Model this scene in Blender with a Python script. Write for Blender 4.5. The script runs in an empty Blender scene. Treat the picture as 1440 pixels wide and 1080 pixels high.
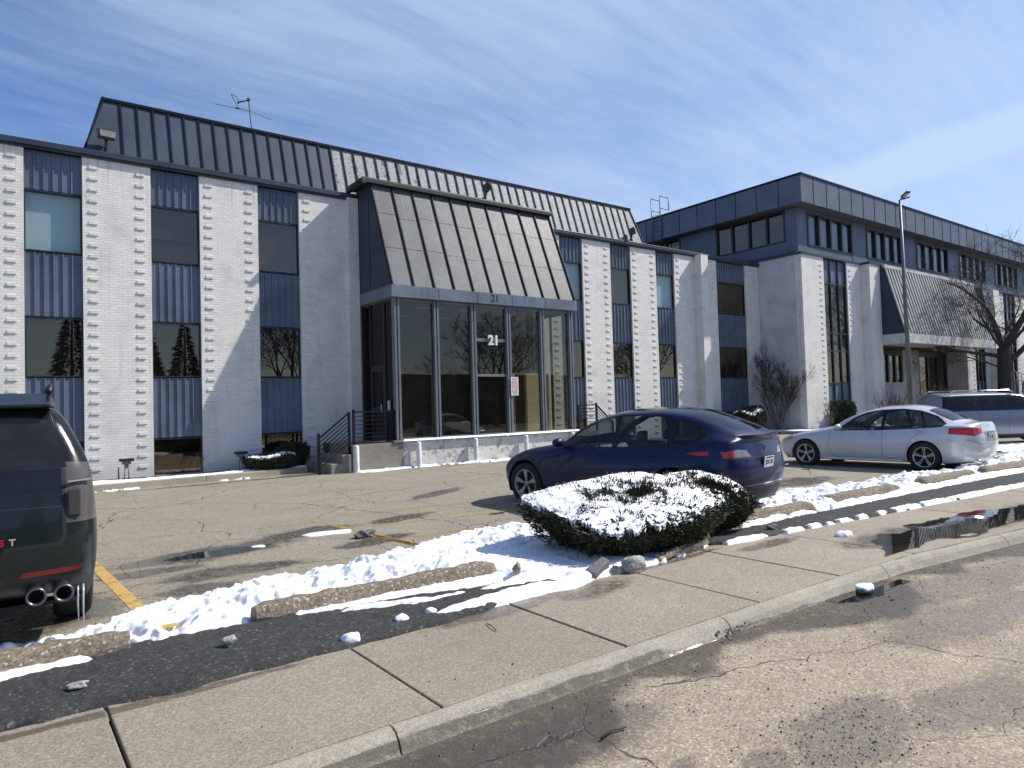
import bpy, bmesh, math, random
import numpy as np
from mathutils import Vector, Matrix
rnd = random.Random(7)
D = bpy.data
SC = bpy.context.scene
COL = SC.collection
R = math.radians

# ------------------------------------------------------------------ camera
CAM_H = 1.72
yaw, pit, rol = R(36.917), R(1.8008), R(-1.677)
fwd = Vector((math.sin(yaw)*math.cos(pit), math.cos(yaw)*math.cos(pit), math.sin(pit)))
rt = Vector((math.cos(yaw), -math.sin(yaw), 0))
up = rt.cross(fwd)
r2 = rt*math.cos(rol) + up*math.sin(rol)
u2 = -rt*math.sin(rol) + up*math.cos(rol)
cam = D.cameras.new('camera')
cam.sensor_width = 36
cam.lens = 975.48/1440*36
cam.clip_start = 0.05
cam.clip_end = 3000
co = D.objects.new('camera', cam)
COL.objects.link(co)
M = Matrix((r2, u2, -fwd)).transposed().to_4x4()
M.translation = (0, 0, CAM_H)
co.matrix_world = M
SC.camera = co

# ------------------------------------------------------------------ light
SUN = Vector((2.7, -1.0, 2.85)).normalized()
sl = D.lights.new('sun', 'SUN')
sl.energy = 4.8
sl.angle = R(0.5)
sl.color = (1.0, 0.935, 0.84)
so = D.objects.new('sun', sl)
COL.objects.link(so)
so.rotation_euler = SUN.to_track_quat('Z', 'Y').to_euler()
el = math.asin(SUN.z)
az = math.atan2(SUN.x, SUN.y)
SC.view_settings.view_transform = 'Standard'
SC.view_settings.look = 'None'
SC.view_settings.gamma = 1
SC.view_settings.exposure = 0.27

W = D.worlds.new('World')
SC.world = W
W.use_nodes = True
wt = W.node_tree
for n in list(wt.nodes):
    wt.nodes.remove(n)

class NT:
    """small helper round a node tree"""
    def __init__(s, tree):
        s.t = tree
    def n(s, typ, ins=None, **kw):
        nd = s.t.nodes.new('ShaderNode'+typ)
        for k, v in kw.items():
            setattr(nd, k, v)
        for k, v in (ins or {}).items():
            s.set(nd, k, v)
        return nd
    def set(s, nd, k, v):
        i = nd.inputs[k]
        if hasattr(v, 'is_output'):
            s.t.links.new(v, i)
        elif hasattr(v, 'outputs'):
            s.t.links.new(v.outputs[0], i)
        else:
            i.default_value = v
    def math(s, op, a, b=0.0, c=0.0, clamp=False):
        nd = s.n('Math', operation=op, use_clamp=clamp)
        s.set(nd, 0, a); s.set(nd, 1, b)
        if len(nd.inputs) > 2: s.set(nd, 2, c)
        return nd.outputs[0]
    def vm(s, op, a, b=(0, 0, 0)):
        nd = s.n('VectorMath', operation=op)
        s.set(nd, 0, a); s.set(nd, 1, b)
        return nd.outputs[1] if op in ('DOT_PRODUCT', 'LENGTH') else nd.outputs[0]
    def noise(s, vec, scale, detail=3, rough=.55, dist=0.0):
        return s.n('TexNoise', {'Vector': vec, 'Scale': scale, 'Detail': detail, 'Roughness': rough, 'Distortion': dist}).outputs['Fac']
    def ramp(s, x, a, b, lo=0.0, hi=1.0, smooth=True):
        nd = s.n('MapRange', {'Value': x, 'From Min': a, 'From Max': b, 'To Min': lo, 'To Max': hi}, clamp=True)
        if smooth: nd.interpolation_type = 'SMOOTHSTEP'
        return nd.outputs[0]
    def mix(s, f, a, b, typ='MIX'):
        nd = s.n('Mix', data_type='RGBA', blend_type=typ)
        for idx, v in ((0, f), (6, a), (7, b)):
            i = nd.inputs[idx]
            if hasattr(v, 'is_output'): s.t.links.new(v, i)
            elif isinstance(v, (int, float)): i.default_value = v
            else: i.default_value = (*v[:3], 1)
        return nd.outputs[2]
    def map(s, vec, scale=(1, 1, 1), loc=(0, 0, 0), rot=(0, 0, 0)):
        return s.n('Mapping', {'Vector': vec, 'Scale': scale, 'Location': loc, 'Rotation': rot}).outputs[0]

def px_dir(x, y):
    return ((x-720)*r2 - (y-540)*u2 + 975.48*fwd).normalized()

w = NT(wt)
sky = w.n('TexSky', sky_type='NISHITA', sun_disc=False, sun_elevation=el, sun_rotation=az, altitude=200, air_density=1.0, dust_density=0.6, ozone_density=2.2)
tc = w.n('TexCoord')
dirv = w.vm('NORMALIZE', tc.outputs['Generated'])
sep = w.n('SeparateXYZ', {0: dirv})
zz = w.math('MAXIMUM', w.math('ADD', sep.outputs[2], 0.16), 0.03)
uv = w.n('CombineXYZ', {0: w.math('DIVIDE', sep.outputs[0], zz), 1: w.math('DIVIDE', sep.outputs[1], zz), 2: 0.0}).outputs[0]
warp = w.n('TexNoise', {'Vector': uv, 'Scale': 0.55, 'Detail': 3}).outputs['Color']
uvw = w.vm('ADD', uv, w.vm('MULTIPLY', warp, (0.5, 0.5, 0)))
st1 = w.map(uvw, scale=(0.55, 2.6, 1), rot=(0, 0, R(4)))
c1 = w.noise(st1, 1.15, 7, .6)
st2 = w.map(uvw, scale=(1.0, 7.0, 1), rot=(0, 0, R(-7)), loc=(3, 1, 0))
c2 = w.noise(st2, 2.6, 6, .62)
st3 = w.map(uv, loc=(1.7, .4, 0))
c3 = w.noise(w.map(uvw, scale=(.8, 1.5, 1), loc=(1.7, .4, 0), rot=(0, 0, R(-25))), 0.75, 6, .58)
cl = w.math('ADD', w.math('MULTIPLY', c1, .55), w.math('ADD', w.math('MULTIPLY', c2, .34), w.math('MULTIPLY', w.math('SUBTRACT', c3, .5), 1.0)))
# veil of cirrus thickens to the right of the view, towards the sun
side = w.vm('DOT_PRODUCT', dirv, tuple(px_dir(1150, 150)))
cl = w.math('ADD', cl, w.ramp(side, .55, .98, -.06, .22))
fac = w.ramp(cl, .17, .88, 0, 1)
# the broad trail in the upper right
pa, pb = px_dir(1180, 262), px_dir(1440, 178)
nrm = pa.cross(pb).normalized()
dd = w.math('ABSOLUTE', w.math('ADD', w.vm('DOT_PRODUCT', dirv, tuple(nrm)), w.math('MULTIPLY', w.math('SUBTRACT', c1, .5), .03)))
tr = w.math('MULTIPLY', w.ramp(dd, .004, .034, .55, 0), w.ramp(w.vm('DOT_PRODUCT', dirv, tuple(px_dir(1480, 150))), .93, .992, 0, 1))
fac = w.math('MINIMUM', w.math('ADD', w.math('MULTIPLY', fac, .80), tr), .96)
tint = w.mix(1.0, sky.outputs[0], (0.85, 1.0, 1.31), 'MULTIPLY')
cloudcol = w.mix(.10, (5.4, 6.7, 8.7), tint)
skyc = w.mix(w.math('MULTIPLY', fac, .98), tint, cloudcol)
bg = w.n('Background', {'Color': skyc, 'Strength': 0.094})
wo = w.n('OutputWorld', {'Surface': bg})

# ------------------------------------------------------------------ object helpers
def put(o, parent=None):
    COL.objects.link(o)
    if parent is not None: o.parent = parent
    return o
def thing(name, label, cat, loc=(0, 0, 0), rotz=0.0, group=None, kind=None):
    o = D.objects.new(name, None)
    o.empty_display_size = .3
    o.location = loc; o.rotation_euler = (0, 0, rotz)
    put(o)
    return tag(o, label, cat, group, kind)
def tag(o, label=None, cat=None, group=None, kind=None):
    if label: o['label'] = label
    if cat: o['category'] = cat
    if group: o['group'] = group
    if kind: o['kind'] = kind
    return o

class MB:
    """collects shapes into one mesh"""
    def __init__(s):
        s.v = []; s.f = []; s.m = []; s.sm = []
    def add(s, vs, fs, mi=0, smooth=False):
        o = len(s.v)
        s.v.extend([tuple(p) for p in vs])
        for f in fs:
            s.f.append([i+o for i in f]); s.m.append(mi); s.sm.append(smooth)
        return s
    def box(s, x0, x1, y0, y1, z0, z1, mi=0):
        vs = [(x, y, z) for z in (z0, z1) for y in (y0, y1) for x in (x0, x1)]
        return s.add(vs, [(0, 2, 3, 1), (4, 5, 7, 6), (0, 1, 5, 4), (2, 6, 7, 3), (0, 4, 6, 2), (1, 3, 7, 5)], mi)
    def hexa(s, b, t, mi=0):
        """b, t: four bottom and four top points, counter-clockwise"""
        return s.add(list(b)+list(t), [(3, 2, 1, 0), (4, 5, 6, 7), (0, 1, 5, 4), (1, 2, 6, 5), (2, 3, 7, 6), (3, 0, 4, 7)], mi)
    def bar(s, a, b, w, h=None, mi=0, upv=(0, 0, 1)):
        a = Vector(a); b = Vector(b); h = w if h is None else h
        d = (b-a).normalized(); u = Vector(upv)
        if abs(d.dot(u)) > .98: u = Vector((1, 0, 0))
        sd = d.cross(u).normalized()*w/2; u = sd.cross(d).normalized()*h/2
        return s.hexa([a-sd-u, a+sd-u, a+sd+u, a-sd+u], [b-sd-u, b+sd-u, b+sd+u, b-sd+u], mi)
    def tube(s, pts, rad, n=8, mi=0, cap=True, smooth=True):
        pts = [Vector(p) for p in pts]
        if not hasattr(rad, '__len__'): rad = [rad]*len(pts)
        vs = []; fs = []
        ref = None
        for i, p in enumerate(pts):
            d = (pts[min(i+1, len(pts)-1)]-pts[max(i-1, 0)])
            d = d.normalized() if d.length > 1e-9 else Vector((0, 0, 1))
            if ref is None:
                ref = Vector((1, 0, 0)) if abs(d.x) < .8 else Vector((0, 1, 0))
            a = d.cross(ref)
            if a.length < 1e-5: a = d.orthogonal()
            a.normalize(); b = d.cross(a); ref = b.cross(d) if False else ref
            for k in range(n):
                t = 2*math.pi*k/n
                vs.append(p+a*math.cos(t)*rad[i]+b*math.sin(t)*rad[i])
        for i in range(len(pts)-1):
            for k in range(n):
                k2 = (k+1) % n
                fs.append((i*n+k, i*n+k2, (i+1)*n+k2, (i+1)*n+k))
        s.add(vs, fs, mi, smooth)
        if cap:
            o = len(s.v)-len(vs)
            s.f.append([o+k for k in range(n)][::-1]); s.m.append(mi); s.sm.append(False)
            e = o+(len(pts)-1)*n
            s.f.append([e+k for k in range(n)]); s.m.append(mi); s.sm.append(False)
        return s
    def lathe(s, prof, n=32, axis='y', c=(0, 0, 0), mi=0, smooth=True):
        """prof: list of (radius, height) spun about the axis"""
        vs = []; fs = []
        for r, h in prof:
            for k in range(n):
                t = 2*math.pi*k/n
                p = (r*math.cos(t), h, r*math.sin(t)) if axis == 'y' else (r*math.cos(t), r*math.sin(t), h)
                vs.append((p[0]+c[0], p[1]+c[1], p[2]+c[2]))
        for i in range(len(prof)-1):
            for k in range(n):
                k2 = (k+1) % n
                fs.append((i*n+k, (i+1)*n+k, (i+1)*n+k2, i*n+k2))
        return s.add(vs, fs, mi, smooth)
    def lump(s, c, r, seed=0, sub=2, sc=(1, 1, 1), rough=.25, mi=0, smooth=False):
        bm = bmesh.new(); bmesh.ops.create_icosphere(bm, subdivisions=sub, radius=1)
        rr = random.Random(seed); k = [Vector((rr.uniform(-3, 3), rr.uniform(-3, 3), rr.uniform(-3, 3))) for _ in range(4)]
        vs = []
        for v in bm.verts:
            d = 1+rough*sum(math.sin(v.co.dot(q)*(1+.6*i)+i) for i, q in enumerate(k))/2.5
            vs.append((c[0]+v.co.x*d*r*sc[0], c[1]+v.co.y*d*r*sc[1], c[2]+v.co.z*d*r*sc[2]))
        bm.verts.ensure_lookup_table()
        fs = [[v.index for v in f.verts] for f in bm.faces]
        bm.free()
        return s.add(vs, fs, mi, smooth)
    def build(s, name, mats, parent=None, bevel=0.0, flip=False):
        me = D.meshes.new(name)
        me.from_pydata(s.v, [], s.f)
        me.polygons.foreach_set('material_index', s.m)
        me.polygons.foreach_set('use_smooth', s.sm)
        for m in (mats if isinstance(mats, (list, tuple)) else [mats]): me.materials.append(m)
        me.update()
        o = D.objects.new(name, me)
        put(o, parent)
        if bevel:
            b = o.modifiers.new('bevel', 'BEVEL'); b.width = bevel; b.segments = 2; b.limit_method = 'ANGLE'
        return o

def mesh_np(name, V, F, mats, parent=None, smooth=False, mi=None):
    me = D.meshes.new(name)
    V = np.asarray(V, np.float32); F = np.asarray(F, np.int32); k = F.shape[1]
    me.vertices.add(len(V)); me.vertices.foreach_set('co', V.ravel())
    me.loops.add(F.size); me.loops.foreach_set('vertex_index', F.ravel())
    me.polygons.add(len(F)); me.polygons.foreach_set('loop_start', np.arange(0, F.size, k, dtype=np.int32))
    if mi is not None: me.polygons.foreach_set('material_index', np.asarray(mi, np.int32))
    me.polygons.foreach_set('use_smooth', np.full(len(F), smooth))
    for m in (mats if isinstance(mats, (list, tuple)) else [mats]): me.materials.append(m)
    me.update(calc_edges=True); me.validate()
    o = D.objects.new(name, me)
    put(o, parent)
    return o

def text_mesh(name, txt, size, depth, mat, parent, mw, bold=False, align='CENTER'):
    cu = D.curves.new(name, 'FONT'); cu.body = txt; cu.size = size; cu.extrude = depth; cu.align_x = align; cu.align_y = 'CENTER'
    if bold: cu.offset = size*.035
    tmp = D.objects.new(name, cu); COL.objects.link(tmp)
    dg = bpy.context.evaluated_depsgraph_get()
    me = D.meshes.new_from_object(tmp.evaluated_get(dg))
    D.objects.remove(tmp)
    me.materials.clear(); me.materials.append(mat)
    o = D.objects.new(name, me); put(o, parent); o.matrix_local = mw
    return o

# numpy value noise
def _h(ix, iy, s):
    n = (ix.astype(np.int64)*374761393 + iy.astype(np.int64)*668265263 + s*982451653) & 0x7fffffff
    n = ((n ^ (n >> 13))*1274126177) & 0x7fffffff
    return ((n ^ (n >> 16)) & 0xffff)/65535.0
def vnoise(x, y, s=0):
    ix = np.floor(x); iy = np.floor(y); fx = x-ix; fy = y-iy
    fx = fx*fx*(3-2*fx); fy = fy*fy*(3-2*fy)
    a = _h(ix, iy, s); b = _h(ix+1, iy, s); c = _h(ix, iy+1, s); d = _h(ix+1, iy+1, s)
    return (a*(1-fx)+b*fx)*(1-fy)+(c*(1-fx)+d*fx)*fy
def fbm(x, y, s=0, o=4, g=.5):
    r = 0; a = 1; t = 0
    for i in range(o):
        r = r+a*vnoise(x*2**i, y*2**i, s+i); t += a; a *= g
    return r/t

# ------------------------------------------------------------------ materials
MATS = {}
def mat(name, build):
    m = D.materials.new(name); m.use_nodes = True
    t = m.node_tree
    for n in list(t.nodes): t.nodes.remove(n)
    N = NT(t)
    sh = build(N)
    N.n('OutputMaterial', {'Surface': sh})
    MATS[name] = m
    return m
def objc(N): return N.n('TexCoord').outputs['Object']
def geo(N): return N.n('NewGeometry').outputs['Position']
def pbsdf(N, col, rough=.6, metal=0.0, bump=None, bs=.3, bd=.01, **ins):
    p = N.n('BsdfPrincipled')
    if isinstance(col, tuple): col = (*col[:3], 1)
    N.set(p, 'Base Color', col); N.set(p, 'Roughness', rough); N.set(p, 'Metallic', metal)
    for k, v in ins.items(): N.set(p, k.replace('_', ' '), v)
    if bump is not None:
        b = N.n('Bump', {'Height': bump, 'Strength': bs, 'Distance': bd})
        N.set(p, 'Normal', b)
    return p
def simple(name, col, rough=.5, metal=0.0, var=.12, scale=6.0, bs=.0, **ins):
    """a plain material with slight worn variation"""
    def b(N):
        c = objc(N); n = N.noise(c, scale, 4)
        k = tuple(x*(1-var) for x in col); k2 = tuple(min(1, x*(1+var)) for x in col)
        cc = N.mix(N.ramp(n, .3, .7), k, k2)
        return pbsdf(N, cc, N.ramp(n, .2, .8, max(.02, rough-.07), min(1, rough+.07)), metal, bump=(N.noise(c, scale*12, 3) if bs else None), bs=bs, bd=.004, **ins)
    return mat(name, b)

def ellipses(N, pos, lst, wob=.75, wscale=1.7, soft=.42):
    """union of soft-edged patches (cx, cy, rx, ry, degrees) with a wandering outline"""
    wn = N.math('MULTIPLY', N.math('SUBTRACT', N.noise(pos, wscale, 7, .68), .5), wob*2)
    out = None
    for cx, cy, rx, ry, a in lst:
        p = N.map(N.vm('SUBTRACT', pos, (cx, cy, 0)), rot=(0, 0, R(-a)), scale=(1, 1, 0))
        p = N.vm('MULTIPLY', p, (1/rx, 1/ry, 0))
        l = N.math('ADD', N.vm('LENGTH', p), wn)
        v = N.ramp(l, 1.0, 1.0-soft)
        out = v if out is None else N.math('MAXIMUM', out, v)
    return out

def cracks(N, pos, scale, width, warp=.25, keep=.5, seed=0.0):
    wv = N.n('TexNoise', {'Vector': pos, 'Scale': 1.6, 'Detail': 4}).outputs['Color']
    p = N.vm('ADD', pos, N.vm('MULTIPLY', N.vm('SUBTRACT', wv, (.5, .5, .5)), (warp*2, warp*2, 0)))
    p = N.vm('ADD', N.vm('MULTIPLY', p, (1, 1, 0)), (seed, seed*.7, 0))
    v = N.n('TexVoronoi', {'Vector': p, 'Scale': scale}, feature='DISTANCE_TO_EDGE', voronoi_dimensions='2D').outputs['Distance']
    wob = N.ramp(N.noise(pos, 9, 3), .3, .75, .25, 1.7)
    m = N.ramp(N.math('DIVIDE', v, wob), width*scale, width*scale*.25)
    k = N.ramp(N.noise(N.vm('ADD', pos, (31, 7, 0)), .55, 2), keep-.08, keep+.08)
    return N.math('MULTIPLY', m, k)

def aggregate(name, cols, stains=None, stain_col=(.055, .047, .038), crack=None, grain=1.0, extra=None, wet=.25, stones=.35, lrg=.12, smix=.70):
    def b(N):
        p = geo(N)
        g1 = N.noise(p, 95*grain, 3, .7)
        g2 = N.n('TexVoronoi', {'Vector': p, 'Scale': 78*grain}).outputs['Color']
        gv = N.n('SeparateColor', {0: g2}).outputs[0]
        big = N.noise(p, .8, 5, .6)
        med = N.noise(p, 5.5, 4, .65)
        c = N.mix(N.ramp(gv, .0, 1.0), cols[0], cols[1])
        c = N.mix(N.ramp(g1, .42, .7, 0, .6), c, cols[2])
        c = N.mix(N.ramp(gv, .93, .97, 0, stones), c, cols[3])
        c = N.mix(N.ramp(g1, .36, .22, 0, .8), c, tuple(x*.35 for x in cols[0]))
        f = N.math('ADD', N.math('MULTIPLY', N.math('SUBTRACT', big, .5), lrg*4), N.math('MULTIPLY', N.math('SUBTRACT', med, .5), lrg*2.6))
        f = N.math('ADD', f, 1.0)
        c = N.mix(1.0, c, N.n('CombineColor', {0: f, 1: f, 2: f}).outputs[0], 'MULTIPLY')
        rough = .88
        hgt = N.math('ADD', N.math('MULTIPLY', g1, .6), N.math('MULTIPLY', gv, .5))
        if extra: c = extra(N, p, c)
        if stains:
            m = ellipses(N, p, stains)
            m = N.math('MULTIPLY', m, N.ramp(N.noise(p, 13, 6, .7), .28, .52, .25, 1.0))
            sc = N.mix(smix, c, stain_col)
            c = N.mix(m, c, sc)
            rough = N.ramp(m, .45, .95, .88, wet)
            hgt = N.math('MULTIPLY', hgt, N.ramp(m, .4, .95, 1.0, .25))
        if crack:
            for (s, wd, kp, sd) in crack:
                k = cracks(N, p, s, wd, keep=kp, seed=sd)
                c = N.mix(N.math('MULTIPLY', k, .88), c, (.022, .02, .017))
                hgt = N.math('SUBTRACT', hgt, N.math('MULTIPLY', k, 2.0))
        return pbsdf(N, c, rough, bump=hgt, bs=.75, bd=.009)
    return mat(name, b)

LOT_STAINS = [(2.2, 9.25, 1.35, .5, 8), (3.7, 9.75, .95, .45, 5), (4.0, 8.45, .75, .32, 15), (2.1, 8.0, .9, .35, -4), (1.7, 7.4, .5, .3, 0), (5.2, 9.9, .8, .3, 12), (1.4, 8.6, .55, .3, 0),
              (11.4, 8.2, 1.6, .8, 10), (13.2, 7.9, 1.4, .6, 0), (4.8, 18.4, 3.2, .22, 3), (12.5, 17.7, 4.5, .25, 0), (7.2, 12.2, 1.2, .3, 30), (.2, 7.4, 1.0, .8, 0)]
m_lot = aggregate('lot_asphalt', [(.180, .158, .118), (.35, .315, .246), (.246, .221, .172), (.54, .495, .42)], LOT_STAINS, stain_col=(.030, .026, .022),
                  crack=[(.21, .020, .30, 0.0), (.52, .011, .40, 11.3), (1.6, .006, .55, 5.1)])
WALK_STAINS = [(4.45, 4.72, .62, .25, 12), (3.4, 4.78, .85, .17, 3), (8.9, 3.95, 1.55, .42, -6), (11.5, 3.55, 2.2, .5, -6), (7.3, 4.75, .7, .15, 0), (.6, 4.7, 1.4, .07, 0), (6.0, 4.98, .9, .08, 4)]
def slab_tone(N, p, c):
    r = N.n('NewGeometry').outputs['Random Per Island']
    f = N.ramp(r, 0, 1, .88, 1.1, False)
    return N.mix(1.0, c, N.n('CombineColor', {0: f, 1: f, 2: f}).outputs[0], 'MULTIPLY')
m_walk = aggregate('sidewalk_concrete', [(.225, .190, .140), (.375, .328, .255), (.295, .255, .193), (.49, .44, .36)], WALK_STAINS, stain_col=(.075, .055, .034), grain=1.15, extra=slab_tone, stones=.25, lrg=.10)
m_kerb = aggregate('kerb_concrete', [(.28, .255, .20), (.42, .388, .315), (.345, .316, .255), (.52, .49, .42)], [(2.4, 3.36, 2.2, .035, 0), (5.0, 3.34, 1.5, .03, 0)], stain_col=(.09, .075, .055), grain=1.3, stones=.2, lrg=.14)
STREET_STAINS = [(2.3, 2.95, 1.15, .40, -2), (1.2, 2.55, .75, .42, -12), (6.6, 3.02, .95, .34, -5), (6.3, 2.35, 1.3, .42, -4), (7.6, 2.75, 2.4, .36, -3), (10.0, 2.6, 2.2, .5, -8), (3.75, 1.98, .62, .30, 10), (3.05, 2.08, .26, .12, 8), (4.6, 1.7, .8, .3, 0), (2.72, 2.32, .22, .08, 20), (0.9, 2.1, .5, .3, 0)]
def gutter(N, p, c):
    q = N.n('SeparateXYZ', {0: p}); x, y = q.outputs[0], q.outputs[1]
    edge = N.math('SUBTRACT', 3.37, N.math('MULTIPLY', N.math('MAXIMUM', N.math('SUBTRACT', x, 7.2), 0.0), .115))
    t = N.math('SUBTRACT', edge, y)
    wd = N.math('ADD', .10, N.math('MULTIPLY', N.ramp(N.noise(N.map(p, scale=(.5, .15, 0), loc=(2.2, 0, 0)), 1.0, 2), .38, .64), .62))
    t = N.math('ADD', t, N.math('MULTIPLY', N.math('SUBTRACT', N.noise(p, 3.2, 7, .68), .5), .42))
    m = N.ramp(N.math('SUBTRACT', t, wd), .07, -.10)
    m = N.math('MULTIPLY', m, N.ramp(N.noise(p, 11, 5, .7), .25, .5, .5, 1.0))
    return N.mix(N.math('MULTIPLY', m, .80), c, (.035, .029, .023))
m_street = aggregate('street_asphalt', [(.215, .176, .124), (.42, .358, .27), (.315, .262, .19), (.62, .55, .44)], STREET_STAINS, stain_col=(.036, .030, .025),
                     crack=[(.33, .011, .44, 3.7), (1.3, .004, .6, 1.0)], grain=1.0, wet=.58, stones=.5, lrg=.16, extra=gutter, smix=.50)
m_strip = aggregate('fresh_asphalt', [(.018, .018, .019), (.048, .048, .05), (.03, .03, .031), (.17, .165, .155)], None, grain=.75, stones=.5, lrg=.16)
m_stop = aggregate('pebbled_concrete', [(.11, .088, .062), (.27, .225, .165), (.19, .155, .112), (.5, .45, .38)], None, grain=.75, stones=.9, lrg=.18)
m_conc = aggregate('step_concrete', [(.20, .185, .155), (.28, .262, .225), (.24, .222, .19), (.36, .34, .3)], None, grain=1.0, stones=.1, lrg=.2)
m_bed = aggregate('mulch_soil', [(.035, .026, .018), (.08, .06, .042), (.05, .038, .027), (.14, .11, .08)], None, grain=.5, stones=.4, lrg=.25)
m_far = aggregate('far_ground', [(.10, .095, .085), (.17, .16, .145), (.13, .125, .11), (.3, .3, .28)], None)

def b_snow(N):
    p = geo(N); n = N.noise(p, 26, 5, .6); n2 = N.noise(p, 140, 2)
    d = N.ramp(N.noise(p, 7, 4, .7), .60, .78, 0, .35)
    c = N.mix(d, (.87, .89, .92), (.62, .60, .56))
    gr = N.ramp(N.noise(p, 55, 4, .8), .64, .74, 0, .55); c = N.mix(N.math('MULTIPLY', gr, N.ramp(N.noise(p, 2.3, 3), .42, .66)), c, (.22, .19, .15))
    return pbsdf(N, c, .6, bump=N.math('ADD', n, N.math('MULTIPLY', n2, .25)), bs=.35, bd=.02)
m_snow = mat('snow', b_snow)

def b_brick(N):
    c = objc(N); s = N.n('SeparateXYZ', {0: c})
    v = N.n('CombineXYZ', {0: N.math('ADD', s.outputs[0], s.outputs[1]), 1: s.outputs[2], 2: 0.0}).outputs[0]
    br = N.n('TexBrick', {'Vector': v, 'Scale': 1.0, 'Brick Width': .205, 'Row Height': .0714, 'Mortar Size': .006, 'Mortar Smooth': .35, 'Bias': 0.0,
                          'Color1': (.0, .0, .0, 1), 'Color2': (1, 1, 1, 1), 'Mortar': (.5, .5, .5, 1)})
    tone = N.n('SeparateColor', {0: br.outputs['Color']}).outputs[0]
    n = N.noise(c, 1.3, 5, .6); n2 = N.noise(c, 14, 4, .6)
    base = N.mix(N.ramp(tone, 0, 1), (.76, .735, .68), (.835, .805, .75))
    base = N.mix(N.ramp(br.outputs['Fac'], 0, 1, 0, .5), base, (.50, .495, .48))
    base = N.mix(N.ramp(n, .46, .74, 0, .55), base, (.53, .52, .49))
    drip = N.noise(N.map(c, scale=(3.5, 3.5, .28)), 1.6, 4, .6); base = N.mix(N.ramp(drip, .56, .74, 0, .35), base, (.44, .42, .37))
    foot = N.math('MULTIPLY', N.ramp(N.math('ADD', s.outputs[2], N.math('MULTIPLY', n2, .9)), 1.25, .35), .45); base = N.mix(foot, base, (.40, .38, .34))
    band = N.math('MULTIPLY', N.ramp(N.math('ADD', s.outputs[2], N.math('MULTIPLY', n, .3)), 2.35, 2.25), .18); base = N.mix(band, base, (.56, .57, .58))
    base = N.mix(N.ramp(n2, .66, .8, 0, .35), base, (.42, .40, .37))
    # rust and rain marks below the coping and splash dirt at the foot
    st = N.noise(N.map(c, scale=(5, 5, .35)), 1.2, 3)
    top = N.math('MULTIPLY', N.ramp(s.outputs[2], 6.7, 8.4), N.ramp(st, .56, .72))
    base = N.mix(N.math('MULTIPLY', top, .45), base, (.42, .34, .24))
    h = N.math('SUBTRACT', N.math('ADD', N.math('MULTIPLY', n2, .35), N.math('MULTIPLY', tone, .3)), N.math('MULTIPLY', br.outputs['Fac'], 1.0))
    return pbsdf(N, base, .72, bump=h, bs=.8, bd=.008)
m_brick = mat('painted_brick', b_brick)
def b_brick_worn(N):
    sh = b_brick(N); c = objc(N)
    k = N.ramp(N.math('ADD', N.math('MULTIPLY', N.noise(c, 6, 6, .7), .7), N.math('MULTIPLY', N.noise(c, 1.4, 3), .4)), .56, .66, 0, .8)
    return N.n('MixShader', {0: k, 1: sh, 2: pbsdf(N, (.30, .285, .25), .9)})
m_brickworn = mat('worn_painted_brick', b_brick_worn)
def b_plaster(N):
    c = objc(N); n = N.noise(c, 1.1, 6, .65); n2 = N.noise(c, 8, 4)
    cr = N.n('TexVoronoi', {'Vector': N.map(c, scale=(1, 1.0, 1.0)), 'Scale': .9}, feature='DISTANCE_TO_EDGE').outputs['Distance']
    base = N.mix(N.ramp(n, .35, .7), (.60, .595, .58), (.47, .465, .45))
    base = N.mix(N.ramp(n2, .6, .8, 0, .3), base, (.38, .37, .35))
    return pbsdf(N, base, .8, bump=n2, bs=.2, bd=.006)
m_plaster = mat('patched_white_plaster', b_plaster)

def metal_panel(name, col, var=.25, rough=.42, streak=None, peel=None):
    def b(N):
        c = geo(N); n = N.noise(c, 1.0, 5, .6); n2 = N.noise(c, 22, 3)
        base = N.mix(N.ramp(n, .3, .7), tuple(x*(1-var) for x in col), tuple(x*(1+var) for x in col))
        r = N.math('ADD', rough, N.math('MULTIPLY', N.math('SUBTRACT', n2, .5), .25))
        if streak:
            st = N.noise(N.map(c, scale=(7, .0, .22)), 1.0, 4, .6); s = N.n('SeparateXYZ', {0: c}).outputs[2]
            k = N.math('MULTIPLY', N.ramp(st, .54, .70), N.ramp(s, streak[1], streak[2]))
            base = N.mix(N.math('MULTIPLY', k, .55), base, streak[0])
            k2 = N.math('MULTIPLY', N.ramp(N.noise(N.map(c, scale=(9, 0, .3), loc=(4, 0, 2)), 1.3, 3), .55, .7), N.ramp(s, streak[1]-1, streak[2]-.3))
            base = N.mix(N.math('MULTIPLY', k2, .30), base, (.30, .29, .27))
        if peel:
            x = N.n('SeparateXYZ', {0: c}).outputs[0]
            rn = N.noise(N.map(c, scale=(2.44, 0, .35)), 1.0, 1)
            pv = N.math('ADD', N.math('MULTIPLY', N.noise(c, 1.5, 6, .65), 1.0), N.math('MULTIPLY', rn, .75))
            band = N.math('MULTIPLY', N.ramp(x, peel[0], peel[0]+.15), N.ramp(x, peel[1], peel[1]-2.0))
            k = N.math('MULTIPLY', N.ramp(pv, .70, .745), band)
            flake = N.noise(c, 17, 5, .7)
            silver = N.mix(N.ramp(flake, .35, .65), (.19, .205, .22), (.41, .43, .44))
            base = N.mix(k, base, silver)
            r = N.math('ADD', r, N.math('MULTIPLY', k, .12))
        return pbsdf(N, base, r, bump=N.math('ADD', N.math('MULTIPLY', n2, .15), n), bs=.18, bd=.02, Specular_IOR_Level=.25)
    return mat(name, b)
m_spandrel = metal_panel('blue_grey_siding', (.115, .145, .195), .16, .45)
m_coping = metal_panel('dark_blue_coping', (.045, .056, .075), .2, .42)
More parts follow.
